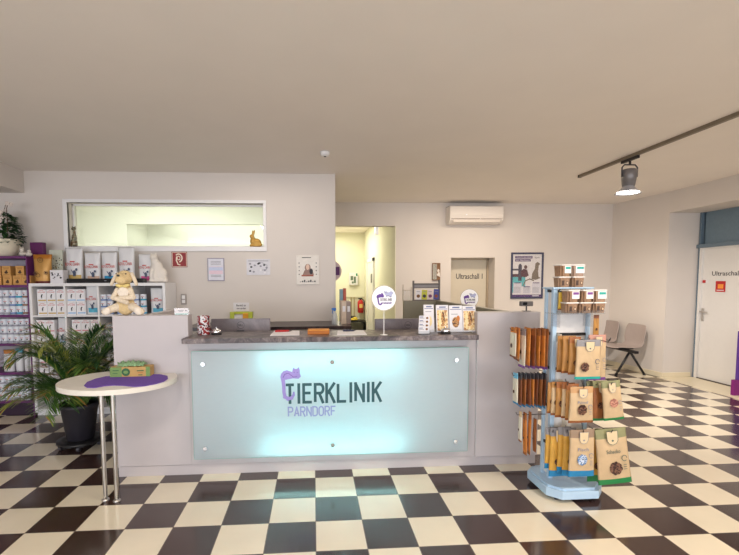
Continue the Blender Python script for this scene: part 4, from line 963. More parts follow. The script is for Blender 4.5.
for i in range(70):
    if i < 40:
        az = 2*PI*i/40*2.4+rr.uniform(-.3, .3); reach = rr.uniform(.30, .66); rise = rr.uniform(.30, .80); fall = rr.uniform(.08, .30)
    else:
        az = rr.uniform(0, 2*PI); reach = rr.uniform(.34, .60); rise = rr.uniform(.22, .42); fall = rr.uniform(.08, .30)
    if i in (3, 9, 17, 25): reach = rr.uniform(.2, .34); rise = rr.uniform(.72, .86); fall = .08
    dx, dy = math.cos(az), math.sin(az)
    if dy < -.3: reach = min(reach, .40)
    if dy < -.1 and dx > -.3: reach = min(reach, .38)
    if dx > .3: reach = min(reach, .50)
    if dx < -.4: reach *= 1.2
    base = Vector((dx*.06*rr.random(), dy*.06*rr.random(), .31))
    n = 24; pts = []
    for k in range(n+1):
        t = k/n
        z = base.z+rise*(1-(1-t)**1.8)-fall*t**2.4
        r_ = reach*(t**1.2)
        sw = .05*math.sin(t*2.4+i)
        pts.append(Vector((base.x+dx*r_-dy*sw*t, base.y+dy*r_+dx*sw*t, z)))
    mb = MB(); mb.tube(pts, [.005*(1-.8*k/n) for k in range(n+1)], 5, 0)
    tone = rr.choice((1, 1, 1, 2, 5, 5, 3))
    side = Vector((-dy, dx, 0))
    for k in range(10, int(n*2.3)+1):
        t = k/(n*2.3)
        f_ = t*n; q = pts[min(n, int(f_))].lerp(pts[min(n, int(f_)+1)], f_-int(f_)); d = (pts[min(n, int(f_)+1)]-pts[max(0, int(f_)-1)]).normalized()
        L_ = .165*math.sin(PI*min(1, (t-.08)/.98))**.5+.035; L_ *= rr.uniform(.75, 1.15)
        for s_ in (-1, 1):
            dd = (side*s_*(.75+.2*rr.random())+d*(.8)+Vector((0, 0, rr.uniform(.05, .4)))).normalized()
            mi = tone if rr.random() > .1 else rr.choice((3, 2, 5))
            if t > .82 and rr.random() < .25: mi = rr.choice((4, 3))
            leaf(mb, q, dd, L_*1.02, .0095, mi, Vector((0, 0, 1)), rr.uniform(.05, .4))
    # keep clear of desk, table and shelf
    out = []
    for v in mb.v:
        x, y, z = v; X, Y, Z_ = x+PC.x, y+PC.y, z+.075
        if X > -1.60 and Y > 3.2: x = -1.60-PC.x-.03*(1-math.exp(-(X+1.6)))
        if Y < 3.62 and X > -2.02 and Z_ < .9: y = 3.62-PC.y
        if Y > 4.95: y = 4.95-PC.y
        z = max(z, .06)
        out.append((x, y, z))
    mb.v = out
    mb.obj('frond', [STEM]+LG, pm)

# ------------------------------------------------------------------ back counter and wall pieces
bc = thing('back_counter', 'low white cabinet run with a dark worktop along the wall behind the desk', 'counter', (-.35, 5.05, 0))
T = Matrix.Translation((.35, -5.05, 0))
MB().box(-1.45, .43, 4.74, 5.375, 1.0, 1.035, 0, .003, T).obj('worktop', marble('dark_worktop', (30, 20, 22), (58, 42, 42), (84, 66, 62), 7, .3), bc)
MB().box(-1.43, .41, 4.78, 5.37, .06, .999, 0, 0, T).obj('cabinet', mat('cream_cabinet', (216, 206, 194), .5, var=.01), bc)
MB().box(-1.42, .40, 4.82, 5.36, 0, .06, 0, 0, T).obj('plinth', DKGREY, bc)
for i in range(4):
    x = -1.42+.455*i; f_ = MB().box(x+.004, x+.451, 4.76, 4.778, .08, .985, 0, .002, T).obj('door', mat('cream_cabinet', (0, 0, 0)), bc)
    MB().box(x+.4, x+.42, 4.745, 4.76, .8, .9, 0, .002, T).obj('handle', STEEL, f_)
def on_counter(px, py=320, y=4.95): return at(px, py, Y=y)
a = at(341.5, 310, Y=4.95); c = at(346.5, 310, Y=4.95); d_ = at(351, 310, Y=4.95); zt = at(344, 301.5, Y=4.95).z
def binder(x0, x1, zt, m_, label):
    t = thing('box_file', label, 'box file', ((x0+x1)/2, 4.95, 1.035)); w2 = (x1-x0)/2-.001; h = zt-1.035
    MB().box(-w2, w2, 0, .28, 0, h, 0, .003).obj('case', m_, t); MB().frect(-w2*.6, w2*.6, h*.55, h*.8, -.0005).obj('spine_label', PAPER, t)
binder(a.x, c.x, zt, mat('beige_file', (206, 186, 166), .6), 'beige upright box file at the right end of the back counter')
binder(c.x, d_.x, zt-.002, mat('taupe_file', (146, 130, 124), .6), 'taupe upright box file at the very end of the back counter')
a = at(338.5, 300, Y=5.25); c = at(341.5, 300, Y=5.25)
t = thing('book', 'blue and red spined books upright behind the box files', 'book', ((a.x+c.x)/2+.02, 5.27, 1.035))
t['label'] = 'tall blue book standing behind the box files'
MB().box(-.02, .02, 0, .1, 0, .41, 0, .002).obj('cover', mat('dusty_blue_cover', (120, 146, 160), .6), t); MB().box(-.016, .016, .002, .102, .003, .407).obj('pages', PAPER, t)
t = thing('book', 'tall dark red book standing behind the box files', 'book', ((a.x+c.x)/2+.062, 5.27, 1.035))
MB().box(-.018, .018, 0, .1, 0, .42, 0, .002).obj('cover', mat('brick_cover', (170, 84, 66), .6), t); MB().box(-.014, .014, .002, .102, .003, .417).obj('pages', PAPER, t)
p = at(335.5, 320, Y=4.95)
t = thing('spray_bottle', 'clear spray bottle with a blue trigger head beside the box files', 'bottle', (p.x-.01, 4.93, 1.035))
MB().lathe([(.034, 0), (.037, .01), (.034, .1), (.02, .135), (.012, .15), (.012, .165)], 24).obj('bottle', mat('frosted_plastic', (206, 212, 216), .25, alpha=.55), t)
MB().box(-.03, .018, -.012, .012, .17, .196, 0, .004).cyl((0, 0, .16), (0, 0, .175), .014).box(-.04, -.028, -.006, .006, .178, .19).box(-.03, -.022, -.005, .005, .13, .172).obj('spray_head', mat('blue_plastic', (40, 110, 190), .35), t)
# yellow-green holder mounted on the wall above the left monitor, and its notice
a = at(231, 319, Y=YB-.01); c = at(253, 311.5, Y=YB-.01)
t = thing('letter_holder', 'yellow green clear holder on the wall above the left monitor', 'holder', ((a.x+c.x)/2, YB-.05, a.z)); w2 = (c.x-a.x)/2; h = c.z-a.z
YG = mat('yellow_green_plastic', (196, 208, 70), .3, alpha=.9)
MB().box(-w2, -w2+.05, -.03, .05, -.02, h, 0, .004).box(w2-.05, w2, -.03, .05, -.02, h, 0, .004).box(-w2, w2, .03, .05, h-.03, h, 0, .003).box(-w2, w2, -.03, .05, -.03, -.01, 0, .003).obj('frame', YG, t)
MB().box(w2-.12, w2-.05, -.02, .03, 0, h*.8, 0, .004).obj('amber_pad', mat('amber_plastic', (226, 160, 40), .4), t)
MB().box(-w2+.05, w2-.12, .0, .03, 0, h*.55).obj('papers', PAPER, t)
def wall_sheet(name, label, x0, y0, x1, y1, plane, drawer, cat='notice', th=.004, m_=PAPER):
    a = at(x0, y1, Y=plane); c = at(x1, y0, Y=plane); w2 = (c.x-a.x)/2; h = c.z-a.z
    t = thing(name, label, cat, ((a.x+c.x)/2, plane, a.z))
    drawer(t, w2, h, th); return t
def notice(t, w2, h, th):
    MB().box(-w2, w2, -th, -.0005, 0, h).obj('sheet', PAPER, t); m_ = MB()
    put_text(m_, 'Bereich zu', -w2*.6, w2*.6, h*.55, h*.8, -th-.001); put_text(m_, 'verwenden', -w2*.6, w2*.6, h*.2, h*.42, -th-.001); m_.obj('print', INK, t)
wall_sheet('paper_notice', 'small white notice with two dark lines above the yellow green holder', 233.5, 302.5, 249, 311, YB, notice)
def cert(t, w2, h, th):
    MB().box(-w2, w2, -.012, -.0005, 0, h).obj('frame', mat('lilac_grey_frame', (150, 144, 160), .4), t)
    m_ = MB(); m_.frect(-w2+.012, w2-.012, .012, h-.012, -.012, 0).frect(-w2*.8, w2*.8, h*.3, h*.62, -.013, 1).frect(-w2*.8, w2*.8, h*.46, h*.6, -.014, 2)
    for z in (.72, .78, .84, .18, .24): m_.frect(-w2*.6, w2*.6, h*z, h*z+.006, -.013, 3)
    m_.obj('print', [mat('pale_certificate', (216, 216, 226), .5), mat('pale_pink_print', (226, 200, 212), .5), mat('pale_blue_print', (190, 200, 226), .5), GREYINK], t)
wall_sheet('certificate', 'small framed certificate with pink and blue stripes below the long window', 208, 258, 224.3, 281, YB, cert, 'picture')
def info(t, w2, h, th):
    MB().box(-w2, w2, -.006, -.0005, 0, h).obj('sheet', mat('silver_sheet', (206, 204, 210), .35), t)
    m_ = MB(); m_.frect(-w2*.85, w2*.85, h*.86, h*.9, -.006, 0)
    for i, (x, z) in enumerate(((-.7, .7), (-.6, .5), (-.3, .6), (0, .7), (.2, .55), (.5, .62), (.7, .45), (-.7, .25), (-.4, .2), (.1, .75), (.55, .3))):
        m_.fdisc(w2*x, h*z, w2*.1, h*.06, -.006, i % 2, 10)
    m_.fstroke([(w2*x, h*z) for x, z in ((0, .8), (.4, .75), (.75, .6), (.7, .35), (.3, .3))], .006, -.007, 0)
    m_.obj('print', [GREYINK, INK], t)
    m_ = MB(); m_.fdisc(w2*.2, h*.3, .012, .012, -.0075, 0).fdisc(w2*.55, h*.15, .012, .012, -.0075, 0); m_.obj('magnet', PAPER, t)
wall_sheet('info_sheet', 'wide silver sheet with dark symbols on the wall right of the framed certificate', 246.8, 259, 270, 275, YB, info)
def pic(t, w2, h, th):
    MB().box(-w2, w2, -.012, -.0005, 0, h, 0, .002).obj('panel', mat('cream_panel', (226, 220, 212), .5), t); m_ = MB()
    put_text(m_, 'ca. ca. ca', -w2*.5, w2*.3, h*.9, h*.95, -.013, 0) if False else m_.frect(-w2*.5, w2*.3, h*.915, h*.94, -.012, 0)
    m_.fdisc(0, h*.58, w2*.26, h*.13, -.012, 1, 16).fdisc(0, h*.6, w2*.15, h*.1, -.013, 2, 16).flat([(-w2*.45, h*.33), (w2*.55, h*.33), (w2*.4, h*.5), (0, h*.56), (-w2*.3, h*.48)], -.0125, 1).fdisc(w2*.3, h*.45, w2*.16, h*.1, -.0135, 0, 12).frect(-w2*.55, w2*.5, h*.28, h*.33, -.013, 3)
    for s in (-1, 1):
        for k in range(4): m_.fdisc(s*w2*.75, h*(.35+.13*k), w2*.05, h*.02, -.012, 0, 8)
    for k in range(8): m_.frect(-w2*.7+k*w2*.18, -w2*.58+k*w2*.18, h*.08, h*(.1+.03*(k % 3)), -.012, 0)
    m_.obj('print', [INK, mat('soft_brown_print', (150, 120, 110), .6), mat('face_print', (220, 190, 170), .6), mat('rust_print', (150, 80, 60), .6)], t)
wall_sheet('picture_panel', 'cream picture panel with a drawn figure in the middle, left of the doorway', 296.5, 255.5, 319, 284.5, YB, pic, 'picture')
def hose(t, w2, h, th):
    MB().box(-w2, w2, -.004, -.0005, 0, h).obj('plate', mat('sign_red', (142, 24, 28), .5), t); m_ = MB(); W_ = mat('sign_cream', (236, 222, 200), .5)
    e = .006
    for r_ in ((-w2+e, w2-e, e, 2*e), (-w2+e, w2-e, h-2*e, h-e), (-w2+e, -w2+2*e, e, h-e), (w2-2*e, w2-e, e, h-e)): m_.frect(*r_, -.004)
    m_.fstroke([(-w2*.1+w2*.45*math.cos(q), h*.6+h*.26*math.sin(q)) for q in [2.4-i*.42 for i in range(10)]], .016, -.004).fstroke([(-w2*.1+w2*.2*math.cos(q), h*.6+h*.12*math.sin(q)) for q in [i*.6 for i in range(11)]], .010, -.004)
    m_.fstroke([(-w2*.35, h*.7), (-w2*.4, h*.45), (-w2*.2, h*.2), (w2*.1, h*.15)], .014, -.004)
    m_.obj('hose_symbol', W_, t)
wall_sheet('fire_hose_sign', 'red square sign with a white hose symbol left of the certificate', 172, 251.8, 187, 267.3, YB, hose, 'sign')
a = at(182, 303, Y=YB); c = at(186, 295.5, Y=YB)
t = thing('wall_switch', 'small grey wall switch with two keys left of the desk wing card', 'switch', ((a.x+c.x)/2, YB, a.z)); w2 = (c.x-a.x)/2+.006; h = c.z-a.z+.02
MB().box(-w2, w2, -.02, -.0005, -.02, h, 0, .003).obj('plate', mat('warm_grey_plastic', (160, 152, 146), .5), t)
MB().box(-w2*.6, w2*.6, -.025, -.019, h*.45, h*.85, 0, .002).obj('key', WHITE, t); MB().box(-w2*.6, w2*.6, -.025, -.019, 0, h*.35, 0, .002).obj('key', WHITE, t)

# air conditioner
a = at(450, 223, Y=7.05); c = at(503.5, 206, Y=7.05)
ac = thing('air_conditioner', 'white wall air conditioner just under the ceiling above the ultrasound door', 'air conditioner', ((a.x+c.x)/2, YF, a.z)); w2 = (c.x-a.x)/2; h = c.z-a.z
mb = MB(); mb.prism([(0-.001, 0), (-.14, 0), (-.22, .05), (-.24, h*.5), (-.235, h-.01), (-.22, h), (-.001, h)], -w2, w2, 0, Matrix(((0, 0, 1, 0), (1, 0, 0, 0), (0, 1, 0, 0), (0, 0, 0, 1))))
mb.obj('housing', mat('ac_white', (226, 218, 210), .4, var=.01), ac)
MB().box(-w2+.02, w2-.02, -.243, -.236, h*.24, h*.245+.004).obj('louvre_gap_shade', mat('warm_shadow_gap', (120, 90, 66), .6), ac)  # raised brown strip, coloured as the shade in the louvre gap
MB().box(-w2+.06, w2-.06, -.236, -.226, h*.06, h*.2, 0, .003).obj('air_flap', mat('ac_flap', (214, 204, 194), .4), ac)
MB().frect(-w2*.42, -w2*.36, h*.45, h*.52, -.241).frect(w2*.1, w2*.14, h*.22, h*.25, -.244).obj('indicator', mat('silver_print', (240, 240, 244), .3), ac)
MB().box(-w2-.001, w2+.001, -.19, -.002, h, h+.004).obj('intake_grille', DKGREY, ac)
# small wooden niche ornament
def nich(t, w2, h, th):
    WD = mat('brown_wood', (116, 78, 44), .5, var=.2)
    MB().box(-w2, w2, -.03, -.0005, 0, h, 0, .003).obj('frame', WD, t)
    MB().frect(-w2*.95, w2*.1, h*.06, h*.94, -.03, 0, .002).obj('mirror_panel', mat('grey_mirror', (150, 140, 122), .2, .6), t)
    MB().ell((w2*.45, -.036, h*.55), (.022, .01, .03)).flat([(w2*.1, h*.3), (w2*.9, h*.2), (w2*.9, h*.45), (w2*.5, h*.5)], -.031).obj('ornament', mat('pale_stone_dot', (226, 216, 206), .4), t)
wall_sheet('wall_ornament', 'narrow brown wall ornament with a pale dot above the leaflet rack', 432, 263, 440, 280.5, YF, nich, 'ornament')
# leaflet rack on the back desk wall
a = at(412.5, 300.9, Y=5.39); c = at(440, 280.5, Y=5.39)
rk = thing('leaflet_rack', 'dark framed leaflet rack standing on the rear desk wall', 'rack', ((a.x+c.x)/2, 5.39, WT)); w2 = (c.x-a.x)/2; h = c.z-WT
TP = mat('taupe_metal', (96, 88, 86), .45)
MB().box(-w2, -w2+.02, -.015, .015, 0, h, 0, .002).obj('upright', TP, rk); MB().box(w2-.02, w2, -.015, .015, 0, h+.01, 0, .002).obj('upright', TP, rk)
MB().box(-w2, w2, -.012, .012, h-.055, h-.035).box(-w2, w2, -.012, .012, h-.1, h-.09).obj('cross_bar', TP, rk)
MB().box(-w2+.02, w2-.02, .0, .004, h-.098, h-.05).obj('head_strip', mat('grey_strip', (140, 134, 134), .4), rk)
MB().box(-w2, w2, -.03, .02, 0, .012).obj('base_ledge', TP, rk)
lw = (2*w2-.05)/4
for k, (m_, lab) in enumerate(((PAPER, 'white leaflet with a brown picture, leftmost in the rack'), (mat('lime_cover', (190, 190, 50), .5), 'lime yellow leaflet, second from the left in the rack'), (mat('pink_white_cover', (226, 206, 206), .5), 'pinkish leaflet, third from the left in the rack'), (mat('royal_blue_cover', (66, 72, 150), .5), 'blue leaflet, rightmost in the rack'))):
    t = thing('leaflet', lab, 'leaflet', (rk.location.x-w2+.03+lw*(k+.5), 5.385, WT+.013)); t.rotation_euler = (-.05, .06*(1 if k % 2 else .5), 0)
    MB().box(-lw/2+.004, lw/2-.004, -.022, -.016, 0, .125+.01*(k == 3)).obj('cover', m_, t)
    MB().fdisc(0, .045, lw*.3, .022, -.0222, 0, 12).frect(-lw*.3, lw*.3, .1, .106, -.0222, 1).obj('print', [[mat('umber_print', (120, 78, 40), .6), BLACK, mat('purple_print', (120, 60, 110), .5), mat('rust_print', (0, 0, 0))][k], GREYINK], t)
# open wire frame left of the rack
a = at(402.5, 301, Y=5.39); c = at(411.5, 284.5, Y=5.39); w2 = (c.x-a.x)/2; h = c.z-WT
t = thing('acrylic_frame', 'pale empty acrylic holder standing left of the leaflet rack', 'holder', ((a.x+c.x)/2, 5.39, WT))
MB().box(-w2, -w2+.012, -.01, .01, 0, h).box(w2-.008, w2, -.01, .01, 0, h-.03).box(-w2, w2, -.01, .01, h*.62, h*.67).box(-w2, w2, -.015, .02, 0, .008).obj('frame', mat('pale_metal', (186, 174, 160), .4), t)
MB().box(-w2+.012, w2-.008, -.001, .001, .008, h*.62).obj('back_plate', ACR, t)
# framed poster on the far wall
def poster(t, w2, h, th):
    mb = MB(); e = .03
    for r_ in ((-w2, w2, 0, e), (-w2, w2, h-e, h), (-w2, -w2+e, e, h-e), (w2-e, w2, e, h-e)): mb.box(r_[0], r_[1], -.025, -.0005, r_[2], r_[3], 0, .004)
    mb.obj('frame', mat('navy_frame', (64, 66, 92), .35), t)
    m_ = MB(); W2 = w2-e; P_ = lambda u, v: (-W2+2*W2*u, e+(h-2*e)*v)
    def R_(u0, u1, v0, v1, y, mi): a_ = P_(u0, v0); c_ = P_(u1, v1); m_.frect(a_[0], c_[0], a_[1], c_[1], y, mi)
    R_(0, 1, 0, 1, -.008, 0); R_(0, .45, .25, .5, -.009, 1); R_(0, .22, .1, .3, -.0095, 1); R_(0, .5, .47, .54, -.010, 2); R_(0, .3, .62, .66, -.009, 3)
    R_(.08, .68, .9, .955, -.009, 4); R_(.08, .62, .83, .885, -.009, 4)
    put_text(m_, 'Untersuchungen', *P_(.11, 0)[:1], P_(.65, 0)[0], P_(0, .912)[1], P_(0, .945)[1], -.0105, 0)
    put_text(m_, 'der Haustiere', P_(.11, 0)[0], P_(.58, 0)[0], P_(0, .842)[1], P_(0, .875)[1], -.0105, 0)
    put_text(m_, 'Spot', P_(.76, 0)[0], P_(.92, 0)[0], P_(0, .895)[1], P_(0, .94)[1], -.0095, 3)
    R_(.2, .32, .38, .74, -.0105, 3); m_.fdisc(*P_(.26, .74), .025, .03, -.011, 3, 12)
    m_.flat([P_(*q) for q in ((.28, .6), (.38, .66), (.5, .64), (.56, .5), (.42, .46), (.3, .5))], -.0110, 2); m_.fdisc(*P_(.45, .7), .03, .035, -.0112, 2, 12)
    m_.flat([P_(*q) for q in ((.66, .42), (.68, .55), (.77, .66), (.78, .78), (.85, .82), (.96, .77), (.9, .74), (.88, .6), (.9, .48), (.97, .44), (.8, .4))], -.0110, 5)
    m_.fstroke([P_(*q) for q in ((.38, .26), (.45, .38), (.6, .42), (.75, .38))], .02, -.0115, 5)
    for i, (u, v) in enumerate(((.04, .34), (.36, .25), (.68, .34))): R_(u, u+.28, .08, v, -.012, 6); R_(u+.03, u+.25, v-.02, v, -.013, 4)
    for u in (.06, .38, .70):
        for v in range(5): R_(u, u+.22, .11+.028*v, .118+.028*v, -.013, 7)
    R_(0, 1, 0, .055, -.013, 4); R_(.7, .92, .015, .04, -.014, 6)
    m_.obj('poster_print', [mat('poster_white', (222, 218, 220), .4), mat('turquoise_print', (90, 178, 186), .5), mat('dark_red_print', (86, 50, 60), .5), mat('slate_print', (70, 66, 84), .5), mat('violet_block', (78, 50, 110), .5), mat('hare_grey', (120, 108, 96), .5), mat('pale_block', (208, 206, 216), .5), mat('line_grey', (150, 148, 160), .5)], t)
    MB().box(-W2, W2, -.016, -.0145, e, h-e).obj('glazing', clear_glass('poster_glazing', (1, 1, 1), .05), t)
wall_sheet('framed_poster', 'dark framed poster with violet headings and a hare right of the ultrasound door', 510, 252.5, 543.3, 298.7, YF, poster, 'poster')
# small display unit on the right wing
a = at(519.5, 306, Y=3.42); c = at(531, 301, Y=3.42)
t = thing('card_terminal', 'small grey terminal on a short post on the right desk wing', 'terminal', ((a.x+c.x)/2, 3.40, WT)); w2 = (c.x-a.x)/2; z0 = a.z-WT
MB().cyl((0, 0, .004), (0, 0, z0+.01), .006).box(-.03, .03, -.02, .02, 0, .004).obj('post', DKGREY, t)
MB().box(-w2, w2, -.02, .03, z0, c.z-WT, 0, .005).obj('housing', mat('mid_grey_plastic', (104, 100, 100), .4), t); MB().frect(-w2*.8, -w2*.1, z0+.01, c.z-WT-.008, -.0205).obj('screen', mat('dark_screen', (0, 0, 0)), t)
# smoke detector
p = at(325, 152, Z=ZC)
t = thing('smoke_detector', 'small round smoke detector on the ceiling above the doorway', 'smoke detector', (p.x, p.y, ZC))
MB().lathe([(.02, -.045), (.04, -.04), (.05, -.02), (.052, -.0005)], 28).obj('housing', WHITE, t); MB().lathe([(.012, -.05), (.014, -.045)], 16).obj('sensor_grille', DKGREY, t)
# downlights behind the photographer (mirrored in the long window)
for (x, y, l_) in ((-5.5, -1.5, 'round ceiling lamp far to the left behind the photographer'), (-4.0, -3.0, 'round ceiling lamp nearest the shop windows behind the photographer')):
    t = thing('ceiling_lamp', l_, 'lamp', (x, y, ZC))
    MB().lathe([(.16, -.05), (.17, -.0005)], 28).obj('ring', WHITE, t); MB().lathe([(.15, -.054), (.155, -.05)], 28).obj('diffuser', mat('lamp_diffuser', (255, 250, 240), .5, emit=14, var=0), t)

# ------------------------------------------------------------------ corridor
p = at(341.7, 271, Y=8.0); r_ = .205
t = thing('number_sign', 'round lilac sign with a purple 1 at the left side of the doorway', 'sign', (p.x-r_, 8.0, p.z))
MB().cyl((0, 0, 0), (0, .01, 0), r_, n=40).obj('disc', mat('lilac_disc', (206, 190, 206), .5), t)
m_ = MB(); put_text(m_, '1', r_*.35, r_*.8, -.08, .08, -.001); m_.obj('number', mat('deep_purple', (88, 36, 110), .5), t)
MB().box(-r_-.02+.0, -r_*.7, .01, .03, -.02, .02).obj('bracket', STEEL, t)
t.location.x = max(t.location.x, .12+r_*.9)
a = at(349, 285, Y=11.8); c = at(357.5, 273, Y=11.8); w2 = (c.x-a.x)/2; h = c.z-a.z
t = thing('first_aid_cabinet', 'small white cabinet with green pictures on the corridor end wall', 'cabinet', ((a.x+c.x)/2, 11.8, a.z))
MB().box(-w2, w2, -.1, -.001, 0, h, 0, .005).obj('body', PAPER, t)
MB().frect(-w2*.7, -w2*.1, h*.4, h*.75, -.1, 0).frect(w2*.05, w2*.55, h*.15, h*.7, -.1, 0).frect(w2*.55, w2*.9, h*.75, h*.97, -.1, 1).frect(-w2*.4, 0, h*.12, h*.3, -.1, 0).obj('green_symbols', [mat('grey_green_print', (96, 116, 96), .5), mat('emerald_print', (20, 130, 86), .5)], t)
p = at(363.3, 313, Y=11.6); zt = at(363.3, 298, Y=11.6).z; h = zt-p.z
t = thing('fire_extinguisher', 'red fire extinguisher hanging in the corner of the corridor', 'fire extinguisher', (p.x-.07, 11.66, p.z))
MB().lathe([(.06, 0), (.085, .02), (.085, h*.72), (.06, h*.84), (.025, h*.88)], 24).obj('cylinder', RED, t)
MB().cyl((0, 0, h*.87), (0, 0, h*.94), .03).box(-.06, .05, -.015, .015, h*.93, h, 0, .004).tube([(.05, 0, h*.93), (.1, -.02, h*.8), (.1, -.04, h*.5)], .014).obj('valve_and_hose', BLACK, t)
MB().frect(-.045, .045, h*.35, h*.6, -.086).obj('label_plate', mat('yellow_label', (230, 200, 120), .5), t)
MB().box(-.02, .02, .085, .14, h*.4, h*.6).obj('wall_bracket', DKGREY, t)
# low black shelf and coloured things by the end wall
a = at(350, 322, Y=11.3); c = at(366, 322, Y=11.3)
t = thing('low_shelf', 'low black shelf at the end of the corridor under the fire extinguisher', 'shelf', ((a.x+c.x)/2, 11.5, 0)); w2 = (c.x-a.x)/2; zt = at(358, 321, Y=11.3).z
MB().box(-w2, w2, -.2, .25, zt-.04, zt).obj('board', BLACK, t); MB().box(-w2, w2, -.2, .25, zt-.35, zt-.32).obj('board', BLACK, t)
for s in (-1, 1): MB().box(s*w2-.02, s*w2+.02, -.2, .25, 0, zt-.04).obj('side_panel', BLACK, t)
p = at(353.5, 320, Y=11.35)
t = thing('folded_cloth', 'yellow heap of cloth lying on the low black shelf', 'cloth', (p.x, 11.4, zt+.001))
MB().ell((0, 0, .035), (.13, .08, .035)).ell((.05, 0, .07), (.06, .05, .035)).obj('cloth_heap', mat('yellow_cloth', (220, 190, 70), .8, var=.15), t)
for k, px_ in enumerate((351.2, 354.2)):
    p = at(px_, 297, Y=11.74); zb = at(px_, 319, Y=11.74).z
    t = thing('hanging_brush', ['long handled brush hanging on the corridor wall, the left one', 'long handled brush hanging on the corridor wall, the right one'][k], 'brush', (p.x, 11.76, zb))
    MB().cyl((0, 0, .08), (0, 0, p.z-zb), .012).obj('handle', mat('tan_handle', (180, 160, 110), .6), t); MB().box(-.04, .04, -.03, .03, 0, .09, 0, .01).obj('brush_head', DKGREY, t)
p0 = at(340, 297.5, Y=11.76); p1 = at(364, 297.5, Y=11.76)
t = thing('hook_rail', 'thin horizontal rail on the corridor end wall carrying the brushes', 'rail', ((p0.x+p1.x)/2, 11.79, p0.z))
MB().box(-(p1.x-p0.x)/2, (p1.x-p0.x)/2, -.01, .009, -.015, .015).obj('bar', mat('pale_rail', (190, 184, 160), .5), t)
a = at(377, 231, X=CXR-.02)
t = thing('door_closer', 'small grey closer under the doorway head in the corridor', 'door closer', (1.27, YF+.1, CTOP))
MB().box(-.03, .03, -.03, .05, -.14, -.001, 0, .005).obj('housing', STEEL, t)
t.location = (at(376.7, 228, Y=YF+.1).x, YF+.1, CTOP)

# ------------------------------------------------------------------ track and spotlight
TX = 3.45; p = at(577, 178, Z=2.86)
t = thing('lighting_track', 'grey ceiling light track running towards the photographer at the right', 'light track', (TX, 2.5, 2.885))
ty1 = p.y
MB().box(-.018, .018, -3.2, ty1-2.5, -.018, .0145).obj('rail', mat('track_grey', (128, 116, 100), .45, .3), t)
MB().box(-.02, .02, ty1-2.5, ty1-2.48, -.02, .015).obj('end_cap', BLACK, t)
for y in (-2.5, 0, 2.2): MB().box(-.01, .01, y-.02, y+.02, .0145, .016).obj('fixing', DKGREY, t)
sp = at(630, 161, X=TX)
t = thing('track_spotlight', 'grey bell shaped spotlight hanging from the ceiling track, switched on', 'spotlight', (TX, sp.y, 2.866))
GR = mat('spot_grey', (120, 116, 116), .35, .3)
MB().box(-.016, .016, -.12, .12, -.03, .0005, 0, .003).cyl((0, 0, -.03), (0, 0, -.07), .012).obj('adapter', BLACK, t)
MB().tube([(-.085, 0, -.2), (-.088, 0, -.1), (-.06, 0, -.07), (.06, 0, -.07), (.088, 0, -.1), (.085, 0, -.2)], .008).obj('yoke', DKGREY, t)
tilt = Matrix.Translation((0, 0, -.06)) @ Matrix.Rotation(.03, 4, 'Y')
MB().lathe([(.062, -.06), (.075, -.07), (.075, -.13), (.06, -.24)], 32, T=tilt).obj('lamp_body', GR, t)
mb = MB(); n = 32
prof = [(.052, -.235), (.055, -.245), (.078, -.275), (.118, -.315), (.124, -.32), (.120, -.318), (.073, -.272), (.046, -.25)]
mb.lathe(prof, 32, T=tilt); mb.obj('shade', mat('spot_glass', (176, 176, 182), .2, .4), t)
MB().lathe([(.106, -.3085), (.109, -.3045)], 28, T=tilt).obj('bulb', mat('lamp_glow', (255, 250, 245), .5, emit=9, var=0), t)

# ------------------------------------------------------------------ beam seating
def seat_shell(t, y0, x0):
    """shell in local coordinates, back towards +x, sitting direction -x"""
    Wd = .46; n = 10; m = 16; vs = []; fs = []
    prof = [(-.23, .435), (-.21, .45), (-.12, .448), (0, .438), (.1, .435), (.17, .45), (.205, .5), (.225, .58), (.245, .68), (.262, .78), (.268, .815)]
    wid = [.40, .43, .46, .47, .46, .42, .40, .44, .45, .42, .36]
    for (px_, pz), wd in zip(prof, wid):
        for i in range(m+1):
            u = i/m*2-1; cur = .02*(abs(u)**2.5)
            vs.append((x0+px_-(.03*abs(u)**2 if pz > .5 else 0), y0+u*wd/2, pz+(cur if pz < .5 else 0)))
    N_ = len(prof)
    for k in range(N_-1):
        for i in range(m):
            a_ = k*(m+1)+i; fs.append((a_, a_+1, a_+m+2, a_+m+1))
    mb = MB(); mb.add(vs, fs, 0, True)
    o = mb.obj('seat_shell', mat('taupe_plastic_seat', (166, 152, 146), .5, var=.02), t)
    md = o.modifiers.new('t', 'SOLIDIFY'); md.thickness = .014; md.offset = 0
    md = o.modifiers.new('b', 'SUBSURF'); md.levels = 1; md.render_levels = 1
    return o
bs = thing('beam_seating', 'two linked taupe plastic waiting seats on a black beam by the right wall', 'seat', (5.09, 6.85, 0))
seat_shell(bs, -.30, 0); seat_shell(bs, .30, 0)
MB().box(-.03, .03, -.62, .62, .375, .415, 0, .004).obj('beam', BLACK, bs)
for y in (-.3, .3): MB().box(-.14, .12, y-.1, y+.1, .412, .43, 0, .003).obj('seat_bracket', BLACK, bs)
for y in (-.47, .47):
    for s, e in ((-1, -.22), (1, .26)):
        MB().tube([(0, y, .39), (e, y+(-.0), .012)], .018, 10).cyl((e, y, 0), (e, y, .014), .022).obj('leg', BLACK, bs)
# purple thing at the right edge
pu = thing('purple_display', 'purple display stand cut by the right edge of the photo', 'display', (5.45, 4.95, 0))
a = at(737.3, 340, Y=5.1); 
MB().box(0, .35, .15, .2, 0, .21, 0, .004).obj('base_box', mat('magenta_purple', (122, 22, 110), .5), pu)
MB().box(.045, .35, .165, .19, .21, .86, 0, .004).obj('column', mat('deep_violet', (86, 46, 140), .5), pu)
pu.location = (at(734.5, 385, Y=5.12).x, 4.97, 0)

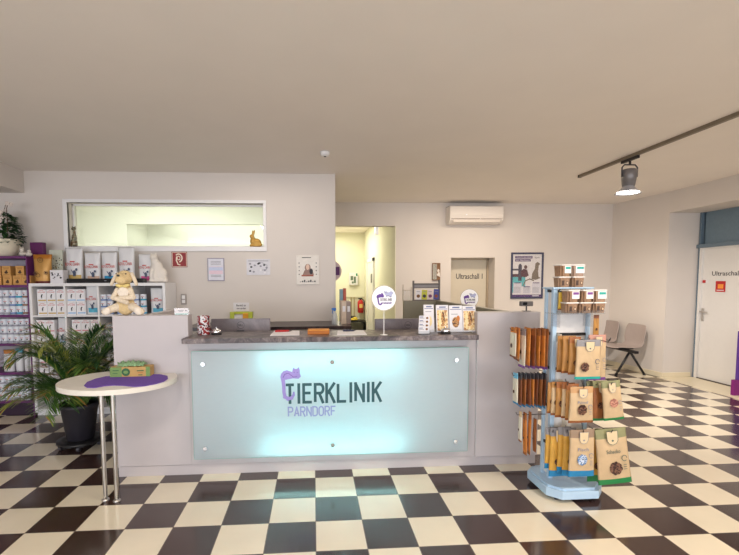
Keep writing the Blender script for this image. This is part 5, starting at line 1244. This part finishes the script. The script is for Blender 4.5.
# ------------------------------------------------------------------ treat stand
st = thing('treat_stand', 'light blue display tower on castors hung with pet treats right of the desk', 'display stand', (1.83, 2.93, 0))
O = Vector((1.83, 2.93, 0)); cx0, cx1, cy0, cy1 = -.125, .155, -.06, .06; SZ = 1.497
def octa(hx, hy, c_): return [(-hx+c_, -hy), (hx-c_, -hy), (hx, -hy+c_), (hx, hy-c_), (hx-c_, hy), (-hx+c_, hy), (-hx, hy-c_), (-hx, -hy+c_)]
BT = Matrix.Translation((.005, -.03, 0)); MB().prism(octa(.205, .205, .075), .03, .085, T=BT).prism(octa(.185, .185, .07), .085, .1, T=BT).obj('base', LBLUE, st)
for k, (x, y) in enumerate(((-.13, -.17), (.13, -.17), (.13, .11), (-.13, .11))):
    MB().cyl((x-.01, y, .018), (x+.01, y, .018), .018).box(x-.012, x+.012, y-.012, y+.012, .018, .031).obj('castor', DKGREY, st)
for x in (cx0, cx1-.03):
    for y in (cy0, cy1-.03): MB().box(x, x+.03, y, y+.03, .1, SZ-.012, 0, .003).obj('post', LBLUE, st)
MB().box(cx0-.012, cx1+.012, cy0-.012, cy1+.012, SZ-.012, SZ, 0, .003).obj('top_plate', LBLUE, st)
PNL = mat('panel_white', (214, 212, 210), .45)
for z0, z1 in ((.12, .34), (.36, .62), (.64, .90), (.92, 1.15), (1.17, 1.46)):
    MB().box(cx0+.03, cx1-.03, cy0+.012, cy0+.02, z0, z1).obj('panel', PNL, st)
    MB().box(cx0+.012, cx0+.02, cy0+.03, cy1-.03, z0, z1).obj('panel', PNL, st)
    MB().box(cx1-.02, cx1-.012, cy0+.03, cy1-.03, z0, z1).obj('panel', PNL, st)
    MB().box(cx0+.03, cx1-.03, cy0+.005, cy0+.022, z1, z1+.018).box(cx0+.005, cx0+.022, cy0+.03, cy1-.03, z1, z1+.018).box(cx1-.022, cx1-.005, cy0+.03, cy1-.03, z1, z1+.018).obj('hook_rail', BLACK, st)
WIRE = mat('dark_wire', (58, 54, 54), .35, .6)
def hook(p0, p1): MB().tube([Vector(p0)-O, Vector(p1)-O, Vector(p1)-O+Vector((0, 0, .02))+(Vector(p1)-Vector(p0)).normalized()*.008], .0028, 6).obj('hook', WIRE, st)
# pouch builders (hung by the header)
def region(headv, botv):
    def f(u, v, front):
        return 'header_card' if v > headv else ('bottom_band' if v < botv else 'pouch')
    return f
NP = 0
def pouch(p_top, w, h, mats, label, group, rz=0, roll=0, d=.035, wc=(.46, .32), wr=.2, headv=.84, botv=.08, rings=True, txt=None, tilt=0):
    """p_top: where the hanging hole sits on the hook"""
    global NP; NP += 1
    t = thing('treat_pouch', label, 'treat pouch', p_top, 0, group); t.rotation_euler = (tilt, roll, rz)
    q = pillow(w, h, d, region(headv, botv), nu=22, nv=30, seed=NP, wob=.0045, bot_w=1.04, top_w=.96)
    for k, mb_ in q.items():
        mb_.v = [(x, y, z-h+.012) for x, y, z in mb_.v]
        mb_.obj(k, mats[k], t)
    yo = -d*.5-.0035
    if wc:
        cx_, cz_ = (wc[0]-.5)*w, (wc[1]-1)*h+.012; n = 26; a_ = .5 if rings else 0
        o_ = MB(); o_.flat([(cx_+wr*w*(1+.08*math.sin(3*i_+NP))*math.cos(2*PI*i_/n)*.95, cz_+wr*w*1.05*(1+.08*math.sin(2*i_+NP))*math.sin(2*PI*i_/n)) for i_ in range(n)], yo, 0, .001)
        o_.obj('window', mats['window'], t)
    m_ = MB()
    if rings:
        tab = [(-w*.17, 0), (w*.17, 0), (w*.16, -h*.17), (w*.1, -h*.225), (0, -h*.245), (-w*.1, -h*.225), (-w*.16, -h*.17)]
        m_.flat(tab, yo+.001, 0, .0012).fstroke(tab+[tab[0]], w*.012, yo-.0004, 1).fdisc(0, -h*.17, w*.035, w*.03, yo-.0006, 1, 10)
        m_.fstroke([(w*.3+w*.075*math.cos(2*PI*i_/16), -h*.5+w*.09*math.sin(2*PI*i_/16)) for i_ in range(15)], w*.022, yo, 1)
        for k in range(3): m_.frect(w*.26, w*.36, -h*(.62+.04*k), -h*(.61+.04*k), yo, 1)
    if txt: put_text(m_, txt, -w*.22, w*.2, -h*.40, -h*.33, yo-.0005, 1)
    if rings or txt: m_.obj('print', [mats.get('badge', mats['pouch']), mats.get('ink', GREYINK), INK], t)
    return t
TANP = mat('tan_paper', (198, 170, 132), .55, var=.08, scale=14, bump=.25); GOLDP = mat('golden_kraft', (176, 124, 62), .5, var=.16, scale=14, bump=.3)
BRNP = mat('brown_kraft', (150, 90, 44), .55, var=.16, scale=16, bump=.3); OLV = mat('olive_card', (138, 136, 96), .6); GRYC = mat('grey_card', (138, 134, 136), .6)
LTAN = mat('light_tan_paper', (214, 192, 154), .6, var=.03)
WIN = splotch('treat_window', (120, 84, 66), ((52, 30, 26), (84, 52, 40)), 60, .5, .25); PALEW = splotch('pale_window', (196, 208, 226), ((110, 140, 180), (70, 80, 100)), 60, .48, .25)
BLB = mat('blue_band_print', (30, 126, 176), .5); TLB = mat('teal_band_print', (30, 160, 150), .5); GRB = mat('green_band_print', (30, 124, 66), .5); PPB = mat('purple_band_print', (120, 66, 140), .5)
BRB = mat('russet_band', (140, 80, 36), .55); PKC = mat('rose_card', (190, 140, 124), .6)
def MK(body, head, bot, win=WIN, ink=GREYINK, badge=None): return {'pouch': body, 'header_card': head, 'bottom_band': bot, 'window': win, 'ink': ink, 'badge': badge or LTAN}
def hang(x0, y0, x1, y1, Y, mats, label, group, **k):
    a = at(x0, y0, Y=Y); c = at(x1, y1, Y=Y); xm_ = (a.x+c.x)/2
    return pouch((xm_, Y, a.z-.004), c.x-a.x, a.z-c.z, mats, label, group, **k)
YC = O.y+cy0   # front plane of the tower
GA = 'pouches on the front hooks'
# top front row
hang(557.5, 337, 568.5, 373, 2.81, MK(GOLDP, GOLDP, BRB), 'golden kraft pouch, leftmost in the top front row', GA)
hang(562.5, 337, 575, 374, 2.77, MK(GOLDP, GOLDP, BRB), 'golden kraft pouch, second from the left in the top front row', GA)
hang(569, 338, 580, 375.5, 2.735, MK(GOLDP, BRNP, BRB), 'golden kraft pouch partly behind the teal bottomed pouch', GA)
hang(588, 336, 605, 381, 2.76, MK(TANP, PKC, PPB), 'tan pouch with a purple bottom, behind the teal bottomed pouch', GA, txt=None, wc=None)
hang(576, 341, 600, 380, 2.69, MK(TANP, GRYC, TLB, ink=mat('slate_grey_ink', (90, 96, 110), .6)), 'large tan pouch with grey header and teal bottom in the top front row', GA, wc=(.32, .32), wr=.17, d=.03)
for x, yf in ((562, 2.74), (574, 2.71), (588, 2.66), (596, 2.73)):
    p = at(x, 338, Y=YC); hook((p.x, YC, p.z+.002), (p.x, yf, p.z+.002))
# middle front row
for i, (x0, x1, y0, y1, Y_) in enumerate(((547.5, 558, 383.5, 414, 2.81), (551.5, 562.5, 383, 416, 2.79), (556, 568, 383, 418, 2.765), (562, 574, 384, 419, 2.74), (566, 578, 385, 421, 2.715))):
    hang(x0, y0, x1, y1, Y_, MK(GOLDP if i % 2 == 0 else TANP, BRNP if i > 1 else GOLDP, BRB), f'golden kraft pouch, {ORD[i]} from the left in the middle front row', GA, wc=(.36, .4), wr=.24)
hang(569.5, 388, 592.5, 423.5, 2.67, MK(TANP, mat('light_tan_card', (190, 146, 100), .6), BRB), 'tan pouch with oval window in front of the middle front row', GA, wc=(.48, .38), wr=.2, txt='Rind')
hang(586, 382, 598, 421, 2.79, MK(BRNP, OLV, GRB), 'brown pouch with olive header and green bottom, leftmost of three at the right', GA, wc=(.5, .4), wr=.2)
hang(592, 382, 606, 421.5, 2.76, MK(BRNP, OLV, GRB), 'brown pouch with olive header and green bottom, middle of three at the right', GA, wc=(.5, .4), wr=.2)
hang(601, 382, 618, 421, 2.70, MK(TANP, OLV, GRB, splotch('salmon_window', (196, 140, 116), ((150, 96, 80), (176, 120, 96)), 60, .5, .3)), 'tan pouch with olive header and green bottom, tilted, rightmost of three', GA, roll=-.13, rz=-.12, wc=(.5, .45), wr=.22)
for x, yf in ((553, 2.76), (565, 2.7), (581, 2.65), (594, 2.74), (608, 2.68)):
    p = at(min(x, 588), 384, Y=YC); q_ = at(x, 384+(3 if x == 581 else 0), Y=yf+.03); hook((p.x, YC, q_.z), (q_.x, yf, q_.z))
# bottom front row
for i, (x0, x1, y0, y1, Y_) in enumerate(((545.5, 557, 428.5, 469, 2.81), (550, 562.5, 429, 477, 2.785), (558, 570, 428, 473, 2.76), (563, 575, 429, 476.5, 2.735))):
    hang(x0, y0, x1, y1, Y_, MK(mat('mustard_pouch', (204, 154, 62), .5, var=.1), GRYC, BLB, WIN), f'mustard pouch with blue bottom, {ORD[i]} from the left in the bottom front row', GA, botv=.13)
hang(569.5, 431, 593.5, 477, 2.665, MK(TANP, mat('taupe_card', (146, 122, 100), .6), BLB, PALEW), 'tan pouch with pale window and blue bottom in front of the bottom front row', GA, wc=(.46, .38), wr=.2, botv=.13, txt='Fisch')
hang(589, 430, 604, 482, 2.77, MK(mat('mustard_pouch', (0, 0, 0)), OLV, GRB), 'mustard pouch with green bottom behind the largest pouch', GA, botv=.13)
hang(594.5, 430, 623, 484.5, 2.66, MK(TANP, OLV, GRB, ink=mat('ink_green_grey', (84, 100, 90), .6)), 'largest tan pouch with olive header and green bottom, tilted at lower right', GA, roll=-.13, wc=(.52, .30), wr=.2, botv=.1, txt='Schecko', rz=-.1)
for x, yf in ((551, 2.77), (565, 2.71), (581, 2.64), (596, 2.74), (609, 2.635)):
    p = at(min(x, 588), 430, Y=YC); q_ = at(x, 431, Y=yf+.025); hook((p.x, YC, q_.z), (q_.x, yf, q_.z))
# packs on the hooks at the left flank, seen nearly edge on
def flank(xs, ytop, ybot, Y, wd, mats, lab, group, hz, rzs=-.35):
    for i, x in enumerate(xs):
        m_ = mats[i % len(mats)] if isinstance(mats, list) else mats
        a = at(x, ytop[i] if isinstance(ytop, list) else ytop, Y=Y); c = at(x, ybot[i] if isinstance(ybot, list) else ybot, Y=Y)
        pouch((a.x, Y, a.z), wd, a.z-c.z, m_, lab % ORD[i], group, rz=-PI/2+random.uniform(-.12, .12), roll=random.uniform(-.04, .04), d=.018, wr=.16, wc=(.5, .4), rings=False)
ORB2 = mat('amber_kraft', (190, 116, 44), .5, var=.2, scale=20); DBR = mat('dark_brown_chew', (118, 64, 32), .5, var=.3, scale=20)
WHP = mat('cream_pouch', (212, 204, 184), .5)
flank([513.5, 517.5, 522.5, 527.5, 532, 537, 541.5, 545], [329, 329, 330, 329, 330, 330, 330, 330], [359, 362, 369, 369, 369.5, 369.5, 370, 370], 2.93, .10,
      [MK(WHP, ORB2, DBR), MK(ORB2, ORB2, DBR), MK(WHP, GRYC, PPB), MK(ORB2, ORB2, PPB), MK(DBR, BRNP, PPB), MK(ORB2, BRNP, PPB), MK(ORB2, BRNP, PPB), MK(BRNP, BRNP, PPB)],
      'narrow treat pack, %s from the left on the upper side hook', 'packs on the upper side hook', 0)
BLC = mat('sky_blue_card', (110, 176, 206), .55)
flank([515.5, 520, 524, 528, 532, 536, 540, 544], [374.5]*8, [405, 408, 408, 408, 408, 408, 409, 409], 2.93, .075,
      [MK(WHP, BLC, BLB)]+[MK(DBR, DKGREY, BLB), MK(BRNP, DKGREY, BLB), MK(DBR, DKGREY, BLB), MK(ORB2, DKGREY, BLB), MK(DBR, DKGREY, BLB), MK(BRNP, DKGREY, BLB), MK(DBR, DKGREY, BLB)],
      'slim brown treat pack with blue bottom, %s from the left on the middle side hook', 'packs on the middle side hook', 0)
flank([520.5, 525, 530, 535], [413, 414, 413, 420], [443, 455.5, 456, 453], 2.93, .05,
      [MK(WHP, TANP, BRNP), MK(ORB2, BRNP, BRNP), MK(ORB2, BRNP, BRNP), MK(BRNP, BRNP, BRNP)],
      'thin brown chew pack, %s from the left on the lower side hook', 'packs on the lower side hook', 0)
for y_, xa in ((330, 511), (375, 513), (414.5, 517)):
    p = at(xa, y_, Y=2.93); p.z = at(530, y_, Y=2.93).z; hook((O.x+cx0, 2.93, p.z+.0), (p.x, 2.93, p.z+.0))
    MB().box(-.004, .0, -.03, .03, -.03, .03).obj('price_tag', mat('price_cream', (232, 220, 200), .6), st, (p.x-O.x-.012+.33, -.075, p.z-.05))
# plastic tubs
def tub_proto():
    t = thing('snack_tub', '-', 'tub'); w2, d2_, h = .05, .045, .068
    mb = MB(); b = bmesh.new(); bmesh.ops.create_cube(b, size=1)
    for v in b.verts:
        k = .9 if v.co.z < 0 else 1
        v.co = Vector((v.co.x*2*w2*k, v.co.y*2*d2_*k, (v.co.z+.5)*h))
    bmesh.ops.bevel(b, geom=[e for e in b.edges if abs((e.verts[0].co-e.verts[1].co).z) > .01], offset=.014, segments=4, affect='EDGES')
    mb.bm(b, 0, False); mb.obj('tub', mat('treat_filled_plastic', (148, 116, 90), .3, var=.25, scale=50), t)
    MB().box(-w2-.002, w2+.002, -d2_-.002, d2_+.002, h, h+.01, 0, .004).obj('lid', mat('milky_lid', (222, 216, 210), .35), t)
    m_ = MB(); m_.frect(-w2*.5, -w2*.1, h*.2, h*.72, -d2_-.0005, 0).fdisc(w2*.4, h*.45, w2*.22, h*.22, -d2_-.0005, 1, 14).fdisc(w2*.4, h*.45, w2*.15, h*.15, -d2_-.0012, 2, 14); m_.obj('print', [mat('chocolate_print', (70, 48, 38), .6), mat('chocolate_print', (0, 0, 0)), mat('beige_print', (196, 166, 136), .6)], t)
    return Proto(t)
def tub_top_proto(c_, nm):
    t = thing('snack_tub', '-', 'tub'); w2, d2_, h = .05, .045, .078
    b = bmesh.new(); bmesh.ops.create_cube(b, size=1)
    for v in b.verts:
        k = .9 if v.co.z < 0 else 1
        v.co = Vector((v.co.x*2*w2*k, v.co.y*2*d2_*k, (v.co.z+.5)*h))
    bmesh.ops.bevel(b, geom=[e for e in b.edges if abs((e.verts[0].co-e.verts[1].co).z) > .01], offset=.014, segments=4, affect='EDGES')
    MB().bm(b).obj('tub', mat('treat_filled_plastic', (0, 0, 0)), t)
    MB().box(-w2-.002, w2+.002, -d2_-.002, d2_+.002, h, h+.01, 0, .004).obj('lid', mat('milky_lid', (0, 0, 0)), t)
    MB().frect(-w2*.4, w2*.92, h*.3, h*.98, -d2_-.0005).box(-w2*.4, w2*.92, -d2_-.001, d2_*.5, h+.010, h+.011).obj('label_sleeve', mat('sleeve_white', (230, 226, 224), .5), t)
    MB().frect(-w2*.2, w2*.8, h*.68, h*.9, -d2_-.0012).obj('colour_flash', c_, t)
    return Proto(t)
TP0 = tub_proto(); TPG = tub_top_proto(TLB, 'g'); TPV = tub_top_proto(PPB, 'v')
yt_ = 2.92
for i, x in enumerate((561.5, 575.5)):
    p = at(x, 284, Y=yt_); TP0.put((p.x, yt_, SZ+.0005), (0, 0, 0), ['snack tub on the top plate, lower left', 'snack tub on the top plate, lower right'][i], 'tubs on the top plate', scale=(.88, .9, .97))
    p = at(x+.5, 270, Y=yt_); TPG.put((p.x, yt_, SZ+.0768), (0, 0, .25 if i == 0 else -.2), ['snack tub with teal flash on the top plate, upper left', 'snack tub with teal flash on the top plate, upper right'][i], 'tubs on the top plate', scale=(.88, .9, .97))
ys_ = 2.80; TRZ = at(580, 313.3, Y=2.76).z
w0 = at(558, 313, Y=2.72).x-O.x; w1 = at(607, 313, Y=2.72).x-O.x
MB().box(w0, w1, 2.74-O.y, cy0+.012, TRZ-.006, TRZ).box(w0, w1, 2.74-O.y, 2.744-O.y, TRZ, TRZ+.02).box(w0+.05, w0+.054, 2.78-O.y, cy0+.012, TRZ-.1, TRZ-.006).box(w1-.06, w1-.056, 2.78-O.y, cy0+.012, TRZ-.1, TRZ-.006).obj('acrylic_tray', clear_glass('tray_acrylic', (.92, .93, .94), .12), st)
for i, x in enumerate((569.0, 582.8, 596.2)):
    p = at(x, 310, Y=ys_); TP0.put((p.x, ys_, TRZ+.0005), (0, 0, 0), f"snack tub in the lower layer of the acrylic tray, {['left', 'middle', 'right'][i]}", 'tubs on the acrylic tray', scale=(.88, .9, .97))
    p = at(x+.8, 300, Y=ys_); (TPV if i < 2 else TPG).put((p.x, ys_, TRZ+.0768), (0, 0, random.uniform(-.1, .3)), f"snack tub with {['violet flash, upper layer of the acrylic tray, left', 'violet flash, upper layer of the acrylic tray, middle', 'teal flash, upper layer of the acrylic tray, right'][i]}", 'tubs on the acrylic tray', scale=(.88, .9, .97))
# yellow packs behind the tubs, one by the right post
p = at(562.5, 291, Y=2.835)
for i, (x0, x1, y0, y1, Y_) in enumerate(((558.5, 571, 290, 311, 2.835), (571.5, 586, 290, 311, 2.835))):
    hang(x0, y0, x1, y1, Y_, MK(mat('yellow_pouch', (204, 166, 50), .5, var=.15), BLACK, DBR), ['yellow pouch behind the tubs, left one', 'yellow pouch behind the tubs, right one'][i], 'yellow pouches behind the tubs', d=.015)
hang(593.5, 316, 598.5, 337, 2.80, MK(mat('amber_stick', (176, 124, 54), .5), DBR, BRB), 'slim amber stick pack hanging by the right post above the rose header', 'amber stick pack', d=.014, rings=False)

# loose ends: objects that were only prototypes and never placed
for o in list(bpy.data.objects):
    if o.get('label') == '-': 
        for c_ in list(o.children_recursive): bpy.data.objects.remove(c_)
        bpy.data.objects.remove(o)
